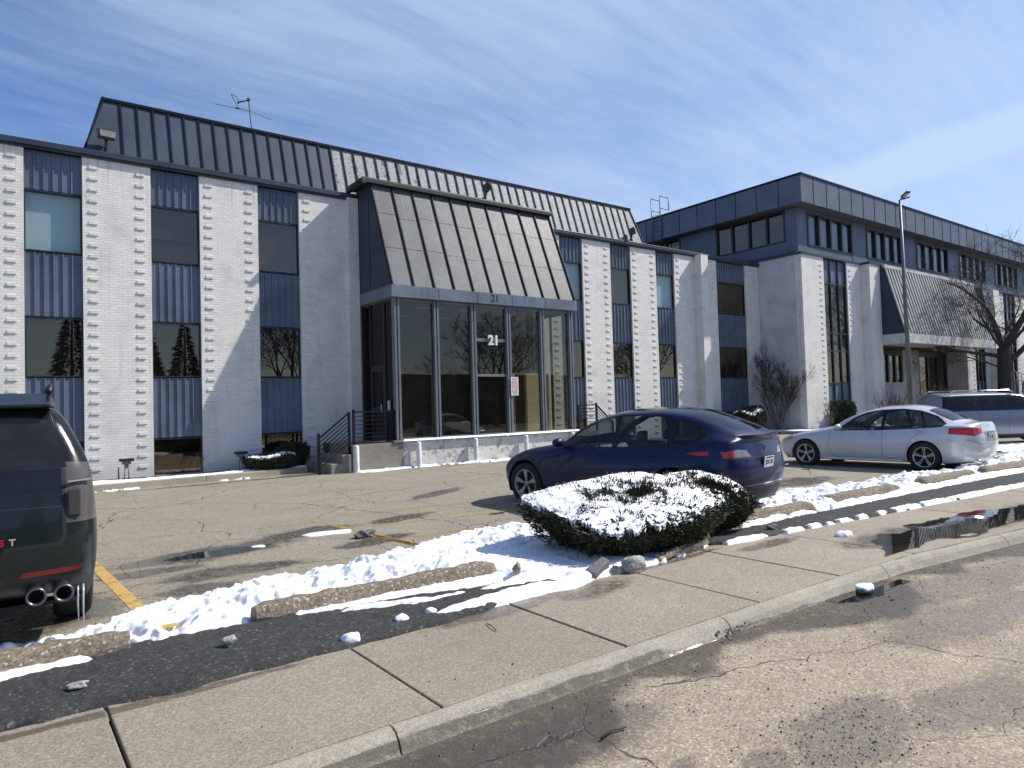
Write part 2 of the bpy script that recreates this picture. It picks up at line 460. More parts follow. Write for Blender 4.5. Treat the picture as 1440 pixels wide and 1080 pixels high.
m_mansard = metal_panel('mansard_metal', (.046, .066, .100), .16, .48, peel=(8.7, 23.5))
m_seam = simple('dark_seam', (.006, .008, .013), .6, Specular_IOR_Level=.15)
m_canopy = metal_panel('weathered_canopy_metal', (.078, .088, .104), .20, .5, streak=((.17, .13, .075), 6.6, 8.6))
m_canopyside = metal_panel('canopy_side_metal', (.040, .054, .080), .15, .45)
m_fascia = metal_panel('blue_fascia', (.135, .170, .215), .2, .42, streak=((.4, .42, .42), 4.9, 5.4))
m_wingfascia = metal_panel('wing_fascia_metal', (.115, .142, .182), .12, .5)
m_slat = metal_panel('wing_canopy_slat', (.36, .365, .36), .14, .5)
m_dark = simple('dark_frame', (.016, .019, .026), .45)
m_blkcap = simple('black_gutter', (.018, .017, .017), .5)
m_mull = metal_panel('mullion_aluminium', (.165, .185, .21), .12, .4)
m_mulldk = simple('dark_bronze_mullion', (.028, .028, .03), .4)
m_white = simple('white_paint', (.72, .72, .71), .55, bs=.2)
m_blackmetal = simple('black_railing_paint', (.006, .007, .011), .5, Specular_IOR_Level=.25)
m_poleg = simple('grey_pole_metal', (.16, .165, .165), .5, .3)
m_darkfix = simple('dark_fixture', (.03, .032, .033), .5)
m_lens = simple('fixture_lens', (.42, .42, .38), .25)
m_int = simple('interior_wall', (.21, .195, .165), .8)
m_wareh = simple('dark_warehouse_wall', (.055, .052, .048), .8)
m_intfl = simple('interior_floor', (.10, .09, .08), .6)
m_cream = simple('cream_wall', (.68, .58, .40), .8)
m_blind = None
def b_blind(N):
    c = objc(N); wv = N.n('TexWave', {'Vector': c, 'Scale': 9.0, 'Distortion': .3}, wave_type='BANDS', bands_direction='Z').outputs['Fac']
    return pbsdf(N, N.mix(wv, (.66, .78, .80), (.82, .90, .90)), .6)
m_blind = mat('window_blind', b_blind)
def b_blind2(N):
    c = objc(N); wv = N.n('TexWave', {'Vector': c, 'Scale': 9.0, 'Distortion': .3}, wave_type='BANDS', bands_direction='Z').outputs['Fac']
    return pbsdf(N, N.mix(wv, (.36, .35, .31), (.46, .45, .40)), .7)
m_blind2 = mat('tan_window_blind', b_blind2)

def glass(name, tint, ior=1.75, rough=.0, refl=(1, 1, 1), dirt=.04):
    def b(N):
        c = objc(N)
        f0 = ((ior-1)/(ior+1))**2
        fc = N.n('LayerWeight', {'Blend': .5}).outputs['Facing']
        fr = N.math('ADD', f0, N.math('MULTIPLY', 1-f0, N.math('POWER', fc, 5.0)))
        tr = N.n('BsdfTransparent', {'Color': (*tint, 1)})
        gl = N.n('BsdfGlossy', {'Color': (*refl, 1), 'Roughness': rough})
        wav = N.noise(c, .9, 2)
        bp = N.n('Bump', {'Height': wav, 'Strength': .012, 'Distance': .05}); N.set(gl, 'Normal', bp)
        mx = N.n('MixShader', {0: fr, 1: tr, 2: gl})
        df = N.n('BsdfDiffuse', {'Color': (.35, .34, .32, 1)})
        k = N.ramp(N.noise(c, 3, 6, .7), .4, .9, dirt*.3, dirt)
        return N.n('MixShader', {0: k, 1: mx, 2: df})
    return mat(name, b)
g_side = glass('shaded_door_glass', (.12, .12, .12), 1.25)
g_build = glass('tinted_window_glass', (.24, .225, .195), 2.3, refl=(.80, .66, .50))
g_clear = glass('clear_window_glass', (.62, .70, .70), 1.6)
g_lobby = glass('lobby_glass', (.50, .46, .38), 1.9, refl=(.74, .64, .52))
g_car = glass('car_window_glass', (.50, .56, .55), 1.5, dirt=.05)
g_priv = glass('privacy_glass', (.05, .055, .06), 1.55, dirt=.03)
g_dirty = glass('dirty_rear_glass', (.04, .045, .05), 1.5, dirt=.10)

def carpaint(name, col, metal=.35, rough=.32, dirt=.15, dcol=(.30, .28, .26), coat=.8, spec=.5):
    def b(N):
        c = objc(N); s = N.n('SeparateXYZ', {0: c})
        n = N.noise(c, 5, 6, .7); n2 = N.noise(c, 60, 3, .7)
        low = N.ramp(s.outputs[2], .75, .2, .25, 1)
        k = N.math('MULTIPLY', N.math('MULTIPLY', N.ramp(n, .35, .75), N.ramp(n2, .3, .7, .4, 1)), N.math('MULTIPLY', low, dirt))
        cc = N.mix(k, col, dcol)
        p = pbsdf(N, cc, N.ramp(k, 0, .3, rough, .6), metal, Coat_Weight=coat, Coat_Roughness=.05, Specular_IOR_Level=spec)
        return p
    return mat(name, b)
p_blue = carpaint('dark_blue_paint', (.004, .009, .050), .0, .35, .10, (.10, .105, .13), coat=.32, spec=.25)
p_silverwhite = carpaint('satin_white_paint', (.54, .56, .59), .15, .3, .28, (.40, .39, .38))
p_green = carpaint('deep_green_paint', (.0055, .0115, .0125), .0, .35, .16, (.12, .125, .12), coat=.4, spec=.3)
p_silver = carpaint('silver_paint', (.20, .225, .275), .5, .35, .12)
m_rubber = simple('tyre_rubber', (.018, .018, .018), .85, bs=.3)
m_plastic = simple('black_plastic', (.014, .014, .015), .55)
m_gloss = simple('gloss_black', (.008, .008, .01), .12)
m_rim = simple('alloy_rim', (.50, .51, .53), .3, .7)
m_rimdk = simple('grey_wheel_cover', (.30, .31, .33), .4, .5)
m_dullsteel = simple('dull_exhaust_steel', (.22, .22, .23), .3, .9)
m_chrome = simple('chrome', (.75, .75, .76), .12, 1.0, var=.03)
m_red = simple('red_lamp', (.42, .012, .015), .15, Coat_Weight=.5)
m_reddk = simple('dark_red_lamp', (.16, .01, .012), .15, Coat_Weight=.5)
m_lampgrey = simple('smoked_lamp', (.26, .25, .24), .2, Coat_Weight=.5)
m_lampsmoke2 = simple('smoked_clear_lamp', (.20, .185, .18), .15, Coat_Weight=.6)
m_lampsmoke = simple('dark_smoked_lamp', (.085, .08, .078), .25, Coat_Weight=.15, Specular_IOR_Level=.3)
m_lampdk = simple('dark_lamp_cell', (.05, .05, .052), .15, Coat_Weight=.5)
m_plate = simple('plate_white', (.62, .63, .62), .5)
m_plateblue = simple('plate_ink', (.05, .07, .16), .5)
m_seat = simple('seat_fabric', (.045, .045, .05), .8)
m_seatlt = simple('grey_seat_fabric', (.22, .21, .19), .8)
m_ice = simple('icicle_ice', (.75, .80, .84), .15, Transmission_Weight=.6)
m_redtxt = simple('red_print', (.45, .05, .06), .6)
m_whitesheet = simple('notice_sheet', (.80, .78, .78), .6)
m_paintred = simple('badge_red', (.45, .01, .02), .3)
def b_bark(N):
    c = objc(N); n = N.noise(N.map(c, scale=(9, 9, 1.6)), 2.2, 5, .7)
    return pbsdf(N, N.mix(n, (.022, .019, .017), (.085, .074, .064)), .9, bump=n, bs=.9, bd=.03)
m_bark = mat('tree_bark', b_bark)
m_twig = simple('twig_bark', (.060, .050, .044), .85)
m_barkgrey = simple('grey_shrub_bark', (.13, .11, .095), .85)
m_twigbrown = simple('brown_twigs', (.115, .082, .058), .85)
def leafmat(name, a, b_):
    def b(N):
        r = N.n('NewGeometry').outputs['Random Per Island']
        return pbsdf(N, N.mix(r, a, b_), .6)
    return mat(name, b)
m_yew = leafmat('yew_needles', (.012, .018, .006), (.055, .058, .020))
m_hedge = leafmat('hedge_leaves', (.018, .030, .012), (.06, .08, .03))
m_conifer = leafmat('conifer_needles', (.010, .020, .010), (.035, .05, .025))
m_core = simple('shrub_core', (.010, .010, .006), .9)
m_rock = aggregate('boulder_stone', [(.26, .25, .23), (.42, .41, .38), (.34, .33, .3), (.55, .53, .5)], None, grain=.8, stones=.2, lrg=.2)
m_rockdk = aggregate('dark_stone', [(.10, .095, .09), (.2, .19, .18), (.15, .14, .135), (.3, .29, .28)], None, grain=.8, stones=.2, lrg=.2)
m_timber = simple('weathered_timber', (.34, .28, .20), .85, var=.3, scale=14, bs=.3)

def b_puddle(N):
    fc = N.n('LayerWeight', {'Blend': .5}).outputs['Facing']
    fr = N.math('ADD', .03, N.math('MULTIPLY', .97, N.math('POWER', fc, 4.6)))
    gl = N.n('BsdfGlossy', {'Color': (1, 1, 1, 1), 'Roughness': .015}); bp = N.n('Bump', {'Height': N.noise(geo(N), 5, 2), 'Strength': .03, 'Distance': .02}); N.set(gl, 'Normal', bp)
    return N.n('MixShader', {0: fr, 1: N.n('BsdfTransparent', {'Color': (.30, .27, .235, 1)}), 2: gl})
m_puddle = mat('puddle_water', b_puddle)
# worn yellow paint, with the surface showing through
def b_yellow(N):
    p = geo(N); n = N.noise(p, 38, 4, .75); n2 = N.noise(p, 3.1, 4, .6)
    k = N.ramp(N.math('ADD', N.math('MULTIPLY', n, .55), N.math('MULTIPLY', n2, .65)), .47, .60)
    c = N.mix(N.noise(p, 60, 2), (.42, .27, .075), (.56, .38, .13))
    return N.n('MixShader', {0: k, 1: N.n('BsdfTransparent'), 2: pbsdf(N, c, .8)})
m_yellow = mat('worn_yellow_paint', b_yellow)
def b_yellow2(N):
    p = geo(N); n = N.noise(p, 42, 4, .75); n2 = N.noise(p, 2.4, 4, .6)
    k = N.ramp(N.math('ADD', N.math('MULTIPLY', n, .55), N.math('MULTIPLY', n2, .65)), .50, .66, 0, .75)
    c = N.mix(N.noise(p, 60, 2), (.40, .25, .07), (.52, .35, .11))
    return N.n('MixShader', {0: k, 1: N.n('BsdfTransparent'), 2: pbsdf(N, c, .8)})
m_yellowfaint = mat('faded_yellow_paint', b_yellow2)
# ------------------------------------------------------------------ ground
def poly_sheet(name, pts, z, m, kind='structure'):
    mb = MB(); mb.add([(x, y, z) for x, y in pts], [list(range(len(pts)))])
    o = mb.build(name, m); tag(o, kind=kind); return o
def lin(x, xs, ys): return float(np.interp(x, xs, ys))
KX = [-60, 7.4, 10.2, 20, 80]; KY = [3.48, 3.48, 3.16, 2.5, -1.5]
WX = [-60, 3.0, 5.0, 7.0, 14.8, 22, 80]; WY = [4.75, 4.75, 5.05, 5.04, 4.5, 4.0, 0.0]
def Yk(x): return lin(x, KX, KY)
def Yw(x): return lin(x, WX, WY)
poly_sheet('ground', [(-900, -900), (900, -900), (900, 900), (-900, 900)], -.16, m_far)
poly_sheet('street', [(-120, -9), (120, -9), (120, -3.6), (80, -1.6), (20, 2.45), (10.2, 3.12), (7.4, 3.46), (-120, 3.46)], -.10, m_street)
poly_sheet('parking_lot', [(-60, 4.6), (5, 4.6), (14.8, 4.2), (22, 3.7), (80, 0.2), (80, 17.9), (80, 60), (-60, 60)], 0, m_lot)

# sidewalk slabs with open joints
xs = [-9.1, -7.05, -5.5, -4.0, -2.5, -1.0, .53, 2.055, 3.56, 5.15, 6.45, 7.9, 9.45, 11, 12.5, 14, 15.5, 17, 18.5, 20, 22, 24, 26, 30, 34, 40]
mb = MB()
for a, b in zip(xs[:-1], xs[1:]):
    g = .009; z = .012+rnd.uniform(-.004, .004)
    j0 = rnd.uniform(-.01, .01)
    y00, y01, y10, y11 = Yk(a)+.012, Yw(a)+.06, Yk(b)+.012, Yw(b)+.06
    mb.hexa([(a+g, y00, -.15), (b-g, y10, -.15), (b-g, y11, -.15), (a+g, y01, -.15)], [(a+g, y00, z), (b-g, y10, z), (b-g, y11, z+.004), (a+g, y01, z+.004)])
o = mb.build('sidewalk', m_walk, bevel=.008); tag(o, kind='structure')

# kerb, a rolled profile with a few broken joints
prof = [(0.006, -.16), (0.006, .006), (-.03, .008), (-.066, -.004), (-.096, -.034), (-.122, -.085), (-.142, -.115), (-.15, -.16)]
mb = MB()
cuts = [-30, -12, -3.1, 1.72, 4.6, 7.15, 9.6, 12.6, 15.6, 18.6, 24, 40, 80]
for a, b in zip(cuts[:-1], cuts[1:]):
    n = max(2, int((b-a)/.05)) if b < 20 and a > -4 else 8
    vs = []
    for i in range(n+1):
        x = a+.006+(b-a-.012)*i/n
        chip = max(0, vnoise(np.array([x*1.7]), np.array([3.3]), 5)[0]-.70)*.16
        for k, (dy, z) in enumerate(prof):
            j = (vnoise(np.array([x*7.0]), np.array([k*1.3]), 9)[0]-.5)*.008
            vs.append((x, Yk(x)+dy*(1 if k < 3 else 1)+(chip*.6 if 2 < k < 6 else 0)+j*(k > 1), z-(chip if 1 < k < 5 else 0)+j*.7*(0 < k < 7)))
    P = len(prof); fs = []
    for i in range(n):
        for k in range(P-1): fs.append((i*P+k, i*P+k+1, (i+1)*P+k+1, (i+1)*P+k))
    fs.append(list(range(P))[::-1]); fs.append([n*P+k for k in range(P)])
    mb.add(vs, fs, 0, False)
o = mb.build('kerb', m_kerb); tag(o, kind='structure')

# raised strip of fresh asphalt along the back of the sidewalk, in two runs
def strip(name, x0, x1, yb, taper0, taper1):
    nx = int((x1-x0)/.035); ny = 16
    X = np.linspace(x0, x1, nx); V = np.zeros((nx, ny, 3))
    for i, x in enumerate(X):
        t = min(1, max(0, (x-x0)/taper0))*min(1, max(0, (x1-x)/taper1)); t = math.sqrt(t)
        ya = Yw(x)+.02+(vnoise(np.array([x*2.1]), np.array([1.0]), 3)[0]-.5)*.10+(vnoise(np.array([x*9]), np.array([1.0]), 4)[0]-.5)*.05
        yc = yb(x)
        mid = (ya+yc)/2; ya = mid+(ya-mid)*t; yc = mid+(yc-mid)*t
        V[i, :, 0] = x
        s = np.linspace(0, 1, ny)**1.5
        V[i, :, 1] = ya+(yc-ya)*s
    d = V[:, :, 1]-V[:, :1, 1]
    e = np.clip(d/.09, 0, 1); e2 = np.clip((V[:, -1:, 1]-V[:, :, 1])/.05, 0, 1)
    V[:, :, 2] = .004+.052*np.sqrt(1-(1-e)**2)*e2+(fbm(V[:, :, 0]*9, V[:, :, 1]*9, 2, 4)-.5)*.022*e+(vnoise(V[:, :, 0]*33, V[:, :, 1]*33, 8)-.5)*.012*e
    F = []
    for i in range(nx-1):
        for k in range(ny-1): F.append((i*ny+k, (i+1)*ny+k, (i+1)*ny+k+1, i*ny+k+1))
    o = mesh_np(name, V.reshape(-1, 3), F, m_strip, smooth=True); tag(o, kind='structure')
strip('asphalt_strip', -4, 4.35, lambda x: lin(x, [-4, 1, 3.2, 4.4], [5.95, 5.95, 5.62, 5.35]), .3, 1.3)
strip('asphalt_strip', 6.75, 34, lambda x: lin(x, [6.7, 9, 14, 34], [5.50, 5.50, 5.40, 4.2]), .5, 2)

# painted bay lines
def line(a, b, wd, m, name='bay_line'):
    a = Vector((*a, .004)); b = Vector((*b, .004)); d = (b-a).normalized(); s = Vector((-d.y, d.x, 0))*wd/2
    mb = MB(); mb.add([a-s, b-s, b+s, a+s], [(0, 1, 2, 3)]); o = mb.build(name, m); tag(o, kind='structure')
line((.92, 10.4), (1.06, 6.7), .12, m_yellow)
line((4.06, 10.75), (4.33, 7.35), .13, m_yellowfaint)
line((4.16, 9.1), (4.33, 7.35), .10, m_yellow)
line((4.55, 10.95), (6.9, 10.55), .10, m_yellowfaint)
line((4.35, 9.55), (6.9, 9.22), .10, m_yellowfaint)
line((4.4, 8.38), (6.9, 8.02), .10, m_yellowfaint)
line((4.28, 7.62), (4.9, 7.5), .10, m_yellowfaint)
line((6.9, 10.6), (7.15, 7.2), .11, m_yellowfaint)
line((12.4, 11.2), (12.7, 7.3), .11, m_yellowfaint)
mb = MB(); mb.add([(1.0, 6.02, .062), (1.19, 6.04, .064), (1.17, 6.16, .064), (.98, 6.14, .062)], [(0, 1, 2, 3)])
tag(mb.build('bay_line', m_yellow), kind='structure')

# beds in front of the building and their low kerbs
def bed(pts, z=.14):
    mb = MB(); n = len(pts)
    mb.add([(x, y, -.02) for x, y in pts]+[(x, y, z) for x, y in pts], [list(range(n, 2*n))]+[(i, (i+1) % n, n+(i+1) % n, n+i) for i in range(n)])
    tag(mb.build('planting_bed', m_bed), kind='structure')
bed([(-12, 18.98), (1.5, 18.98), (7.3, 19.52), (7.3, 20.39), (-12, 20.39)])
bed([(17.3, 18.9), (29.9, 18.9), (30.3, 17.25), (37.8, 17.0), (37.8, 18.04), (31.15, 18.04), (31.15, 20.39), (17.3, 20.39)])
bed([(38.2, 14.9), (41.6, 14.9), (41.6, 18.9), (38.2, 18.9)]); bed([(46.6, 13.2), (75, 11), (75, 17.0), (46.6, 17.0)])
def bedkerb(path, wd=.15, h=.155):
    mb = MB()
    for (a, b) in zip(path[:-1], path[1:]):
        a = Vector((*a, h/2-.02)); b = Vector((*b, h/2-.02)); mb.bar(a, b, wd, h+.04)
    tag(mb.build('kerb', m_kerb, bevel=.02), kind='structure')
bedkerb([(-12, 18.9), (1.5, 18.9), (4.4, 19.15), (7.2, 19.44)])
bedkerb([(17.3, 18.82), (29.88, 18.82)]); bedkerb([(29.9, 18.74), (30.3, 17.17), (37.8, 16.92)])
bedkerb([(46.6, 13.1), (75, 10.9)]); bedkerb([(38.2, 14.8), (41.6, 14.8)])

# ------------------------------------------------------------------ main building
YF = 20.40
B = thing('office_building', 'two storey white brick office building with peeling dark mansard and glass entry numbered 21', 'building', (9, 20.4, 0))
inv = Vector((9, 20.4, 0))
class LB(MB):
    """mesh in world coordinates, hung on a building's root"""
    def hang(s, name, mats, root, bevel=0.0, org=None):
        q = Vector(root.location) if org is None else org
        s.v = [(a-q.x, b-q.y, c-q.z) for a, b, c in s.v]
        return s.build(name, mats, root, bevel)
bays = [(-10.52, -9.30), (-7.73, -6.51), (-4.93, -3.71), (-2.14, -.92), (.65, 1.87), (3.43, 4.65), (6.24, 7.46), (17.83, 19.05), (20.62, 21.84), (23.43, 24.66), (27.72, 30.02)]
ZTOP = 8.42
edges = [-12.0]
for a, b in bays[:7]: edges += [a, b]
edges += [9.31]
piers = [(edges[i], edges[i+1]) for i in range(0, len(edges), 2)]
edges = [16.42]
for a, b in bays[7:]: edges += [a, b]
edges += [31.14]
piers += [(edges[i], edges[i+1]) for i in range(0, len(edges), 2)]
def ledges(mb, x, y, z0, z1, sp=.2857, wd=.20):
    z = z0
    while z < z1:
        mb.box(x-wd/2, x+wd/2, y-.025, y-.001, z, z+.062); z += sp
for a, b in piers:
    mb = LB(); mb.box(a, b, YF, YF+.32, -.15, ZTOP)
    if a != -12: ledges(mb, a+.245, YF, .38, 8.25)
    if abs(b-9.31) > .01 and abs(b-31.14) > .01: ledges(mb, b-.245, YF, .38, 8.25)
    # corner strips that stand proud beside the entry and at the inner bay
    if abs(b-9.31) < .01: mb.box(8.96, 9.31, YF-.16, YF-.001, -.15, ZTOP-.01)
    if a < 26.3 < b: mb.box(26.05, 26.55, YF-.42, YF-.001, -.15, ZTOP-.01)
    mb.hang('brick_pier', m_brick, B)
# rear walls, roof deck and floors: dark rooms behind the glass
mb = LB()
mb.box(-12.3, 40, 26.0, 26.2, -.15, 8.3); mb.box(-12.3, -12.001, YF, 26.0, -.15, 8.41); mb.box(-12.3, 31.14, 40, 40.3, -.15, 8.3)
for x in (2.65, 8.2, 16.5, 22.6, 26.4): mb.box(x-.06, x+.06, YF+.33, 25.99, .2, 8.2)
mb.hang('partition', m_int, B)
mb = LB()
mb.box(-12, 31.1, YF+.33, 40, 8.25, 8.40); mb.box(-12, 9.3, YF+.33, 25.99, 4.45, 4.75); mb.box(16.45, 31.1, YF+.33, 25.99, 4.45, 4.75)
mb.box(-12, 9.3, YF+.33, 25.99, .9, 1.1); mb.box(16.45, 31.1, YF+.33, 25.99, .9, 1.1); mb.box(-12, 31.1, YF+.33, 25.99, -.1, .05)
mb.hang('floor_slab', m_intfl, B)
# coping
mb = LB()
for a, b in ((-12.3, 9.27), (16.52, 31.13)):
    mb.box(a, b, YF-.10, YF+.5, ZTOP+.001, ZTOP+.15); mb.box(a, b, YF-.06, YF-.002, ZTOP-.06, ZTOP-.001)
mb.hang('coping', m_coping, B, bevel=.012)
# mansard
mb = LB()
A0, A1 = (1.88, 20.46), (22.85, 20.46); T0, T1 = (2.42, 21.0), (22.95-.45, 21.0); zb, zt = 8.50, 10.19
mb.hexa([(A0[0], 20.46, zb), (A1[0], 20.46, zb), (A1[0], 39, zb), (A0[0], 39, zb)], [(T0[0], 21.0, zt), (T1[0], 21.0, zt), (T1[0], 38.4, zt), (T0[0], 38.4, zt)])
man = mb.hang('mansard_roof', m_mansard, B)
mb = LB(); n = 51
for i in range(n+1):
    t = i/n
    xa = A0[0]+(A1[0]-A0[0])*t; xb = T0[0]+(T1[0]-T0[0])*t
    xa = max(A0[0]+.02, min(A1[0]-.02, xb if 0 < i < n else xa))
    mb.bar((xa, 20.455, zb+.02), (xb, 20.985, zt), .045, .05, upv=(0, -1, .3))
for y in np.arange(21.5, 38, .42):
    mb.bar((1.88, y, zb), (2.42, y, zt), .03, .05, upv=(-1, 0, .3))
mb.box(T0[0]-.05, T1[0]+.05, 20.94, 21.10, zt-.02, zt+.06); mb.box(T0[0]-.05, T0[0]+.08, 21.101, 38.4, zt-.02, zt+.06)
mb.hang('standing_seam', m_seam, man, org=Vector(B.location))

def window_bay(root, x0, x1, Y, rows, blind=None, mats=(m_spandrel, m_dark, g_build), nb=None):
    """one vertical strip: siding panels and glazed windows between brick piers"""
    yr = Y+.105
    for typ, z0, z1, *opt in rows:
        if typ == 's':
            mb = LB(); mb.box(x0+.002, x1-.002, yr, yr+.05, z0+.02, z1-.02)
            k = nb or max(2, round((x1-x0)/.2))
            for i in range(k+1):
                x = x0+.02+(x1-x0-.04)*i/k
                mb.box(x-.016, x+.016, yr-.032, yr-.001, z0+.021, z1-.021)
            p = mb.hang('siding_panel', mats[0], root)
        else:
            mb = LB(); f = .035
            mb.box(x0+.002, x0+f, yr-.03, yr+.06, z0, z1); mb.box(x1-f, x1-.002, yr-.03, yr+.06, z0, z1)
            mb.box(x0+f+.001, x1-f-.001, yr-.03, yr+.06, z0, z0+f); mb.box(x0+f+.001, x1-f-.001, yr-.03, yr+.06, z1-f, z1)
            p = mb.hang('window', mats[1], root)
            g = LB(); g.add([(x0+f, yr+.02, z0+f), (x1-f, yr+.02, z0+f), (x1-f, yr+.02, z1-f), (x0+f, yr+.02, z1-f)], [(0, 1, 2, 3)])
            kind = opt[0] if opt else None
            q = g.hang('pane', g_clear if kind in ('blind',) else mats[2], p, org=Vector(root.location))
            if kind in ('blind', 'tan', 'half'):
                bl = LB(); bl.box(x0+f, x1-f, yr+.14, yr+.16, z0+f+(.42*(z1-z0) if kind == 'half' else 0), z1-f)
                bl.hang('blind', m_blind if kind == 'blind' else m_blind2, p, org=Vector(root.location))
Z = [.16, 1.12, 2.76, 4.24, 5.86, 7.38, 8.38]
def rows(u=None, l=None): return [('w', Z[0], Z[1]), ('s', Z[1], Z[2]), ('w', Z[2], Z[3], l), ('s', Z[3], Z[4]), ('w', Z[4], Z[5], u), ('s', Z[5], Z[6])]
up_k = [None, None, None, None, 'blind', 'half', 'tan', 'blind', 'tan', 'blind', 'half']
lo_k = [None]*8+['half', None, None]
for (a, b), k, l in zip(bays, up_k, lo_k): window_bay(B, a, b, YF, rows(k, l))
for a, b in bays:
    mb = LB(); mb.box(a-.02, b+.02, YF-.03, YF+.10, .06, .158); mb.hang('window_sill', m_kerb, B)

# entry: canopy, glazing, podium
PX0, PX1, PYF = 9.45, 16.40, 18.20
mb = LB()
cb = [(9.34, 18.12, 5.36), (16.50, 18.12, 5.36), (16.50, 20.39, 5.36), (9.34, 20.39, 5.36)]
ct = [(9.34, 19.42, 8.66), (16.50, 19.42, 8.66), (16.50, 20.39, 8.66), (9.34, 20.39, 8.66)]
can = mb.hexa(cb, ct).hang('entry_canopy', m_canopy, B)
for x in (9.335, 16.505):
    s = -1 if x < 10 else 1; x0, x1 = min(x, x+s*.012), max(x, x+s*.012)
    mb = LB()
    mb.hexa([(x0, 18.13, 5.365), (x1, 18.13, 5.365), (x1, 20.38, 5.365), (x0, 20.38, 5.365)], [(x0, 19.41, 8.66), (x1, 19.41, 8.66), (x1, 20.38, 8.66), (x0, 20.38, 8.66)])
    mb.box(min(x, x+s*.03), max(x, x+s*.03), 19.5, 19.53, 5.37, 8.65)
    mb.hang('canopy_side', m_canopyside, can, org=Vector(B.location))
mb = LB(); ns = 10
for i in range(ns+1):
    x = 9.36+(16.48-9.36)*i/ns
    mb.bar((x, 18.10, 5.36), (x, 19.40, 8.66), .035, .06, upv=(0, -1, .4))
mb.hang('standing_seam', m_seam, can, org=Vector(B.location))
mb = LB(); rj = random.Random(5)
for i in range(ns):
    xa, xb = 9.36+(16.48-9.36)*i/ns+.03, 9.36+(16.48-9.36)*(i+1)/ns-.03
    for t_ in (.36, .70):
        t_ += rj.uniform(-.02, .02); q = (18.115+1.30*t_, 5.36+3.30*t_); mb.bar((xa, q[0], q[1]), (xb, q[0], q[1]+rj.uniform(-.012, .012)), .008, .006, upv=(0, -1, .4))
mb.hang('panel_joint', m_canopyside, can, org=Vector(B.location))
mb = LB(); mb.box(9.30, 16.54, 18.06, 20.38, 5.00, 5.355)
for x in (10.9, 12.3, 13.7, 15.1): mb.box(x-.004, x+.004, 18.052, 18.059, 5.005, 5.35)
fas = mb.hang('fascia', m_fascia, can, org=Vector(B.location))
mb = LB(); mb.box(9.04, 16.56, 19.28, 20.45, 8.665, 8.80); mb.box(9.10, 16.52, 19.36, 20.40, 8.80, 8.86); mb.box(9.0, 9.14, 19.25, 20.45, 8.60, 8.75)
mb.hang('gutter', m_blkcap, can, bevel=.015, org=Vector(B.location))
o = text_mesh('number_ghost_mark', '21', .33, .002, m_seam, fas, Matrix.Translation(Vector((12.98, 18.056, 5.18))-inv) @ Matrix.Rotation(R(90), 4, 'X'))  # ghost mark: dark residue of an earlier number on the fascia
# podium and platform
mb = LB(); mb.box(9.30, 16.55, 18.17, 20.39, -.12, .755)
pod = mb.hang('podium', m_brickworn, B)
mb = LB(); mb.box(9.30, 16.56, 18.10, 18.32, .757, .815)
mb.hang('podium_cap', m_conc, pod, org=Vector(B.location))
mb = LB(); mb.box(8.02, 9.62, 18.14, 20.22, -.12, .75)
for i, (x0, z) in enumerate(((7.72, .50), (7.40, .27))): mb.box(x0, x0+.34-.02 if i else 8.018, 18.16, 19.6, -.12, z)
stp = mb.hang('entry_steps', m_conc, B, bevel=.012)
# glazing
mul = [9.50, 10.84, 12.20, 13.57, 15.00, 16.30]
for i, x in enumerate(mul):
    mb = LB(); wd = .085
    mb.box(x-wd, x-.022, 18.15, 18.34, .817, 4.99); mb.box(x+.022, x+wd, 18.15, 18.34, .817, 4.99)
    mb.box(x-.021, x+.021, 18.20, 18.34, .817, 4.99, 1)
    mb.hang('mullion', [m_mull, m_mulldk], B)
def gbar(*q):
    mb = LB(); mb.box(*q); mb.hang('glazing_bar', m_mull, B)
for i in range(5):
    gbar(mul[i]+.086, mul[i+1]-.086, 18.22, 18.30, .817, .87); gbar(mul[i]+.086, mul[i+1]-.086, 18.22, 18.30, 4.90, 4.99)
gbar(mul[2]+.086, mul[3]-.086, 18.20, 18.30, 3.80, 3.90); gbar(mul[2]+.086, mul[3]-.086, 18.20, 18.30, 2.68, 2.76); 
for i in range(5):
    g = LB(); a, b = mul[i]+.086, mul[i+1]-.086
    g.add([(a, 18.26, .87), (b, 18.26, .87), (b, 18.26, 4.9), (a, 18.26, 4.9)], [(0, 1, 2, 3)])
    g.hang('pane', g_lobby, B)
num = text_mesh('number_sign', '21', .43, .03, m_white, B, Matrix.Translation(Vector((12.93, 18.14, 3.83))-inv) @ Matrix.Rotation(R(90), 4, 'X'), bold=True)
# side return with the door
def side(name, x, ys, m):
    mb = LB()
    for y0, y1, z0, z1 in ys: mb.box(x-.04, x+.04, y0, y1, z0, z1)
    return mb.hang(name, m, B)
side('side_glazing_frame', 9.50, [(18.36, 18.42, .76, 4.99), (18.92, 18.98, .76, 4.99), (19.86, 19.92, .76, 4.99), (20.33, 20.39, .76, 4.99), (18.981, 19.859, 2.98, 3.06), (18.421, 18.919, 4.9, 4.99), (18.421, 18.919, .76, .82)], m_mulldk)
for y0, y1, z0, z1 in ((18.42, 18.92, .82, 4.9), (18.98, 19.86, 3.06, 4.95), (19.92, 20.33, .8, 4.95)):
    g = LB(); g.add([(9.50, y0, z0), (9.50, y1, z0), (9.50, y1, z1), (9.50, y0, z1)], [(0, 1, 2, 3)]); g.hang('pane', g_side, B)
side('side_glazing_frame', 16.36, [(18.36, 18.42, .76, 4.99), (19.3, 19.36, .76, 4.99), (20.33, 20.39, .76, 4.99), (18.421, 19.299, 4.9, 4.99), (19.361, 20.329, 4.9, 4.99)], m_mulldk)
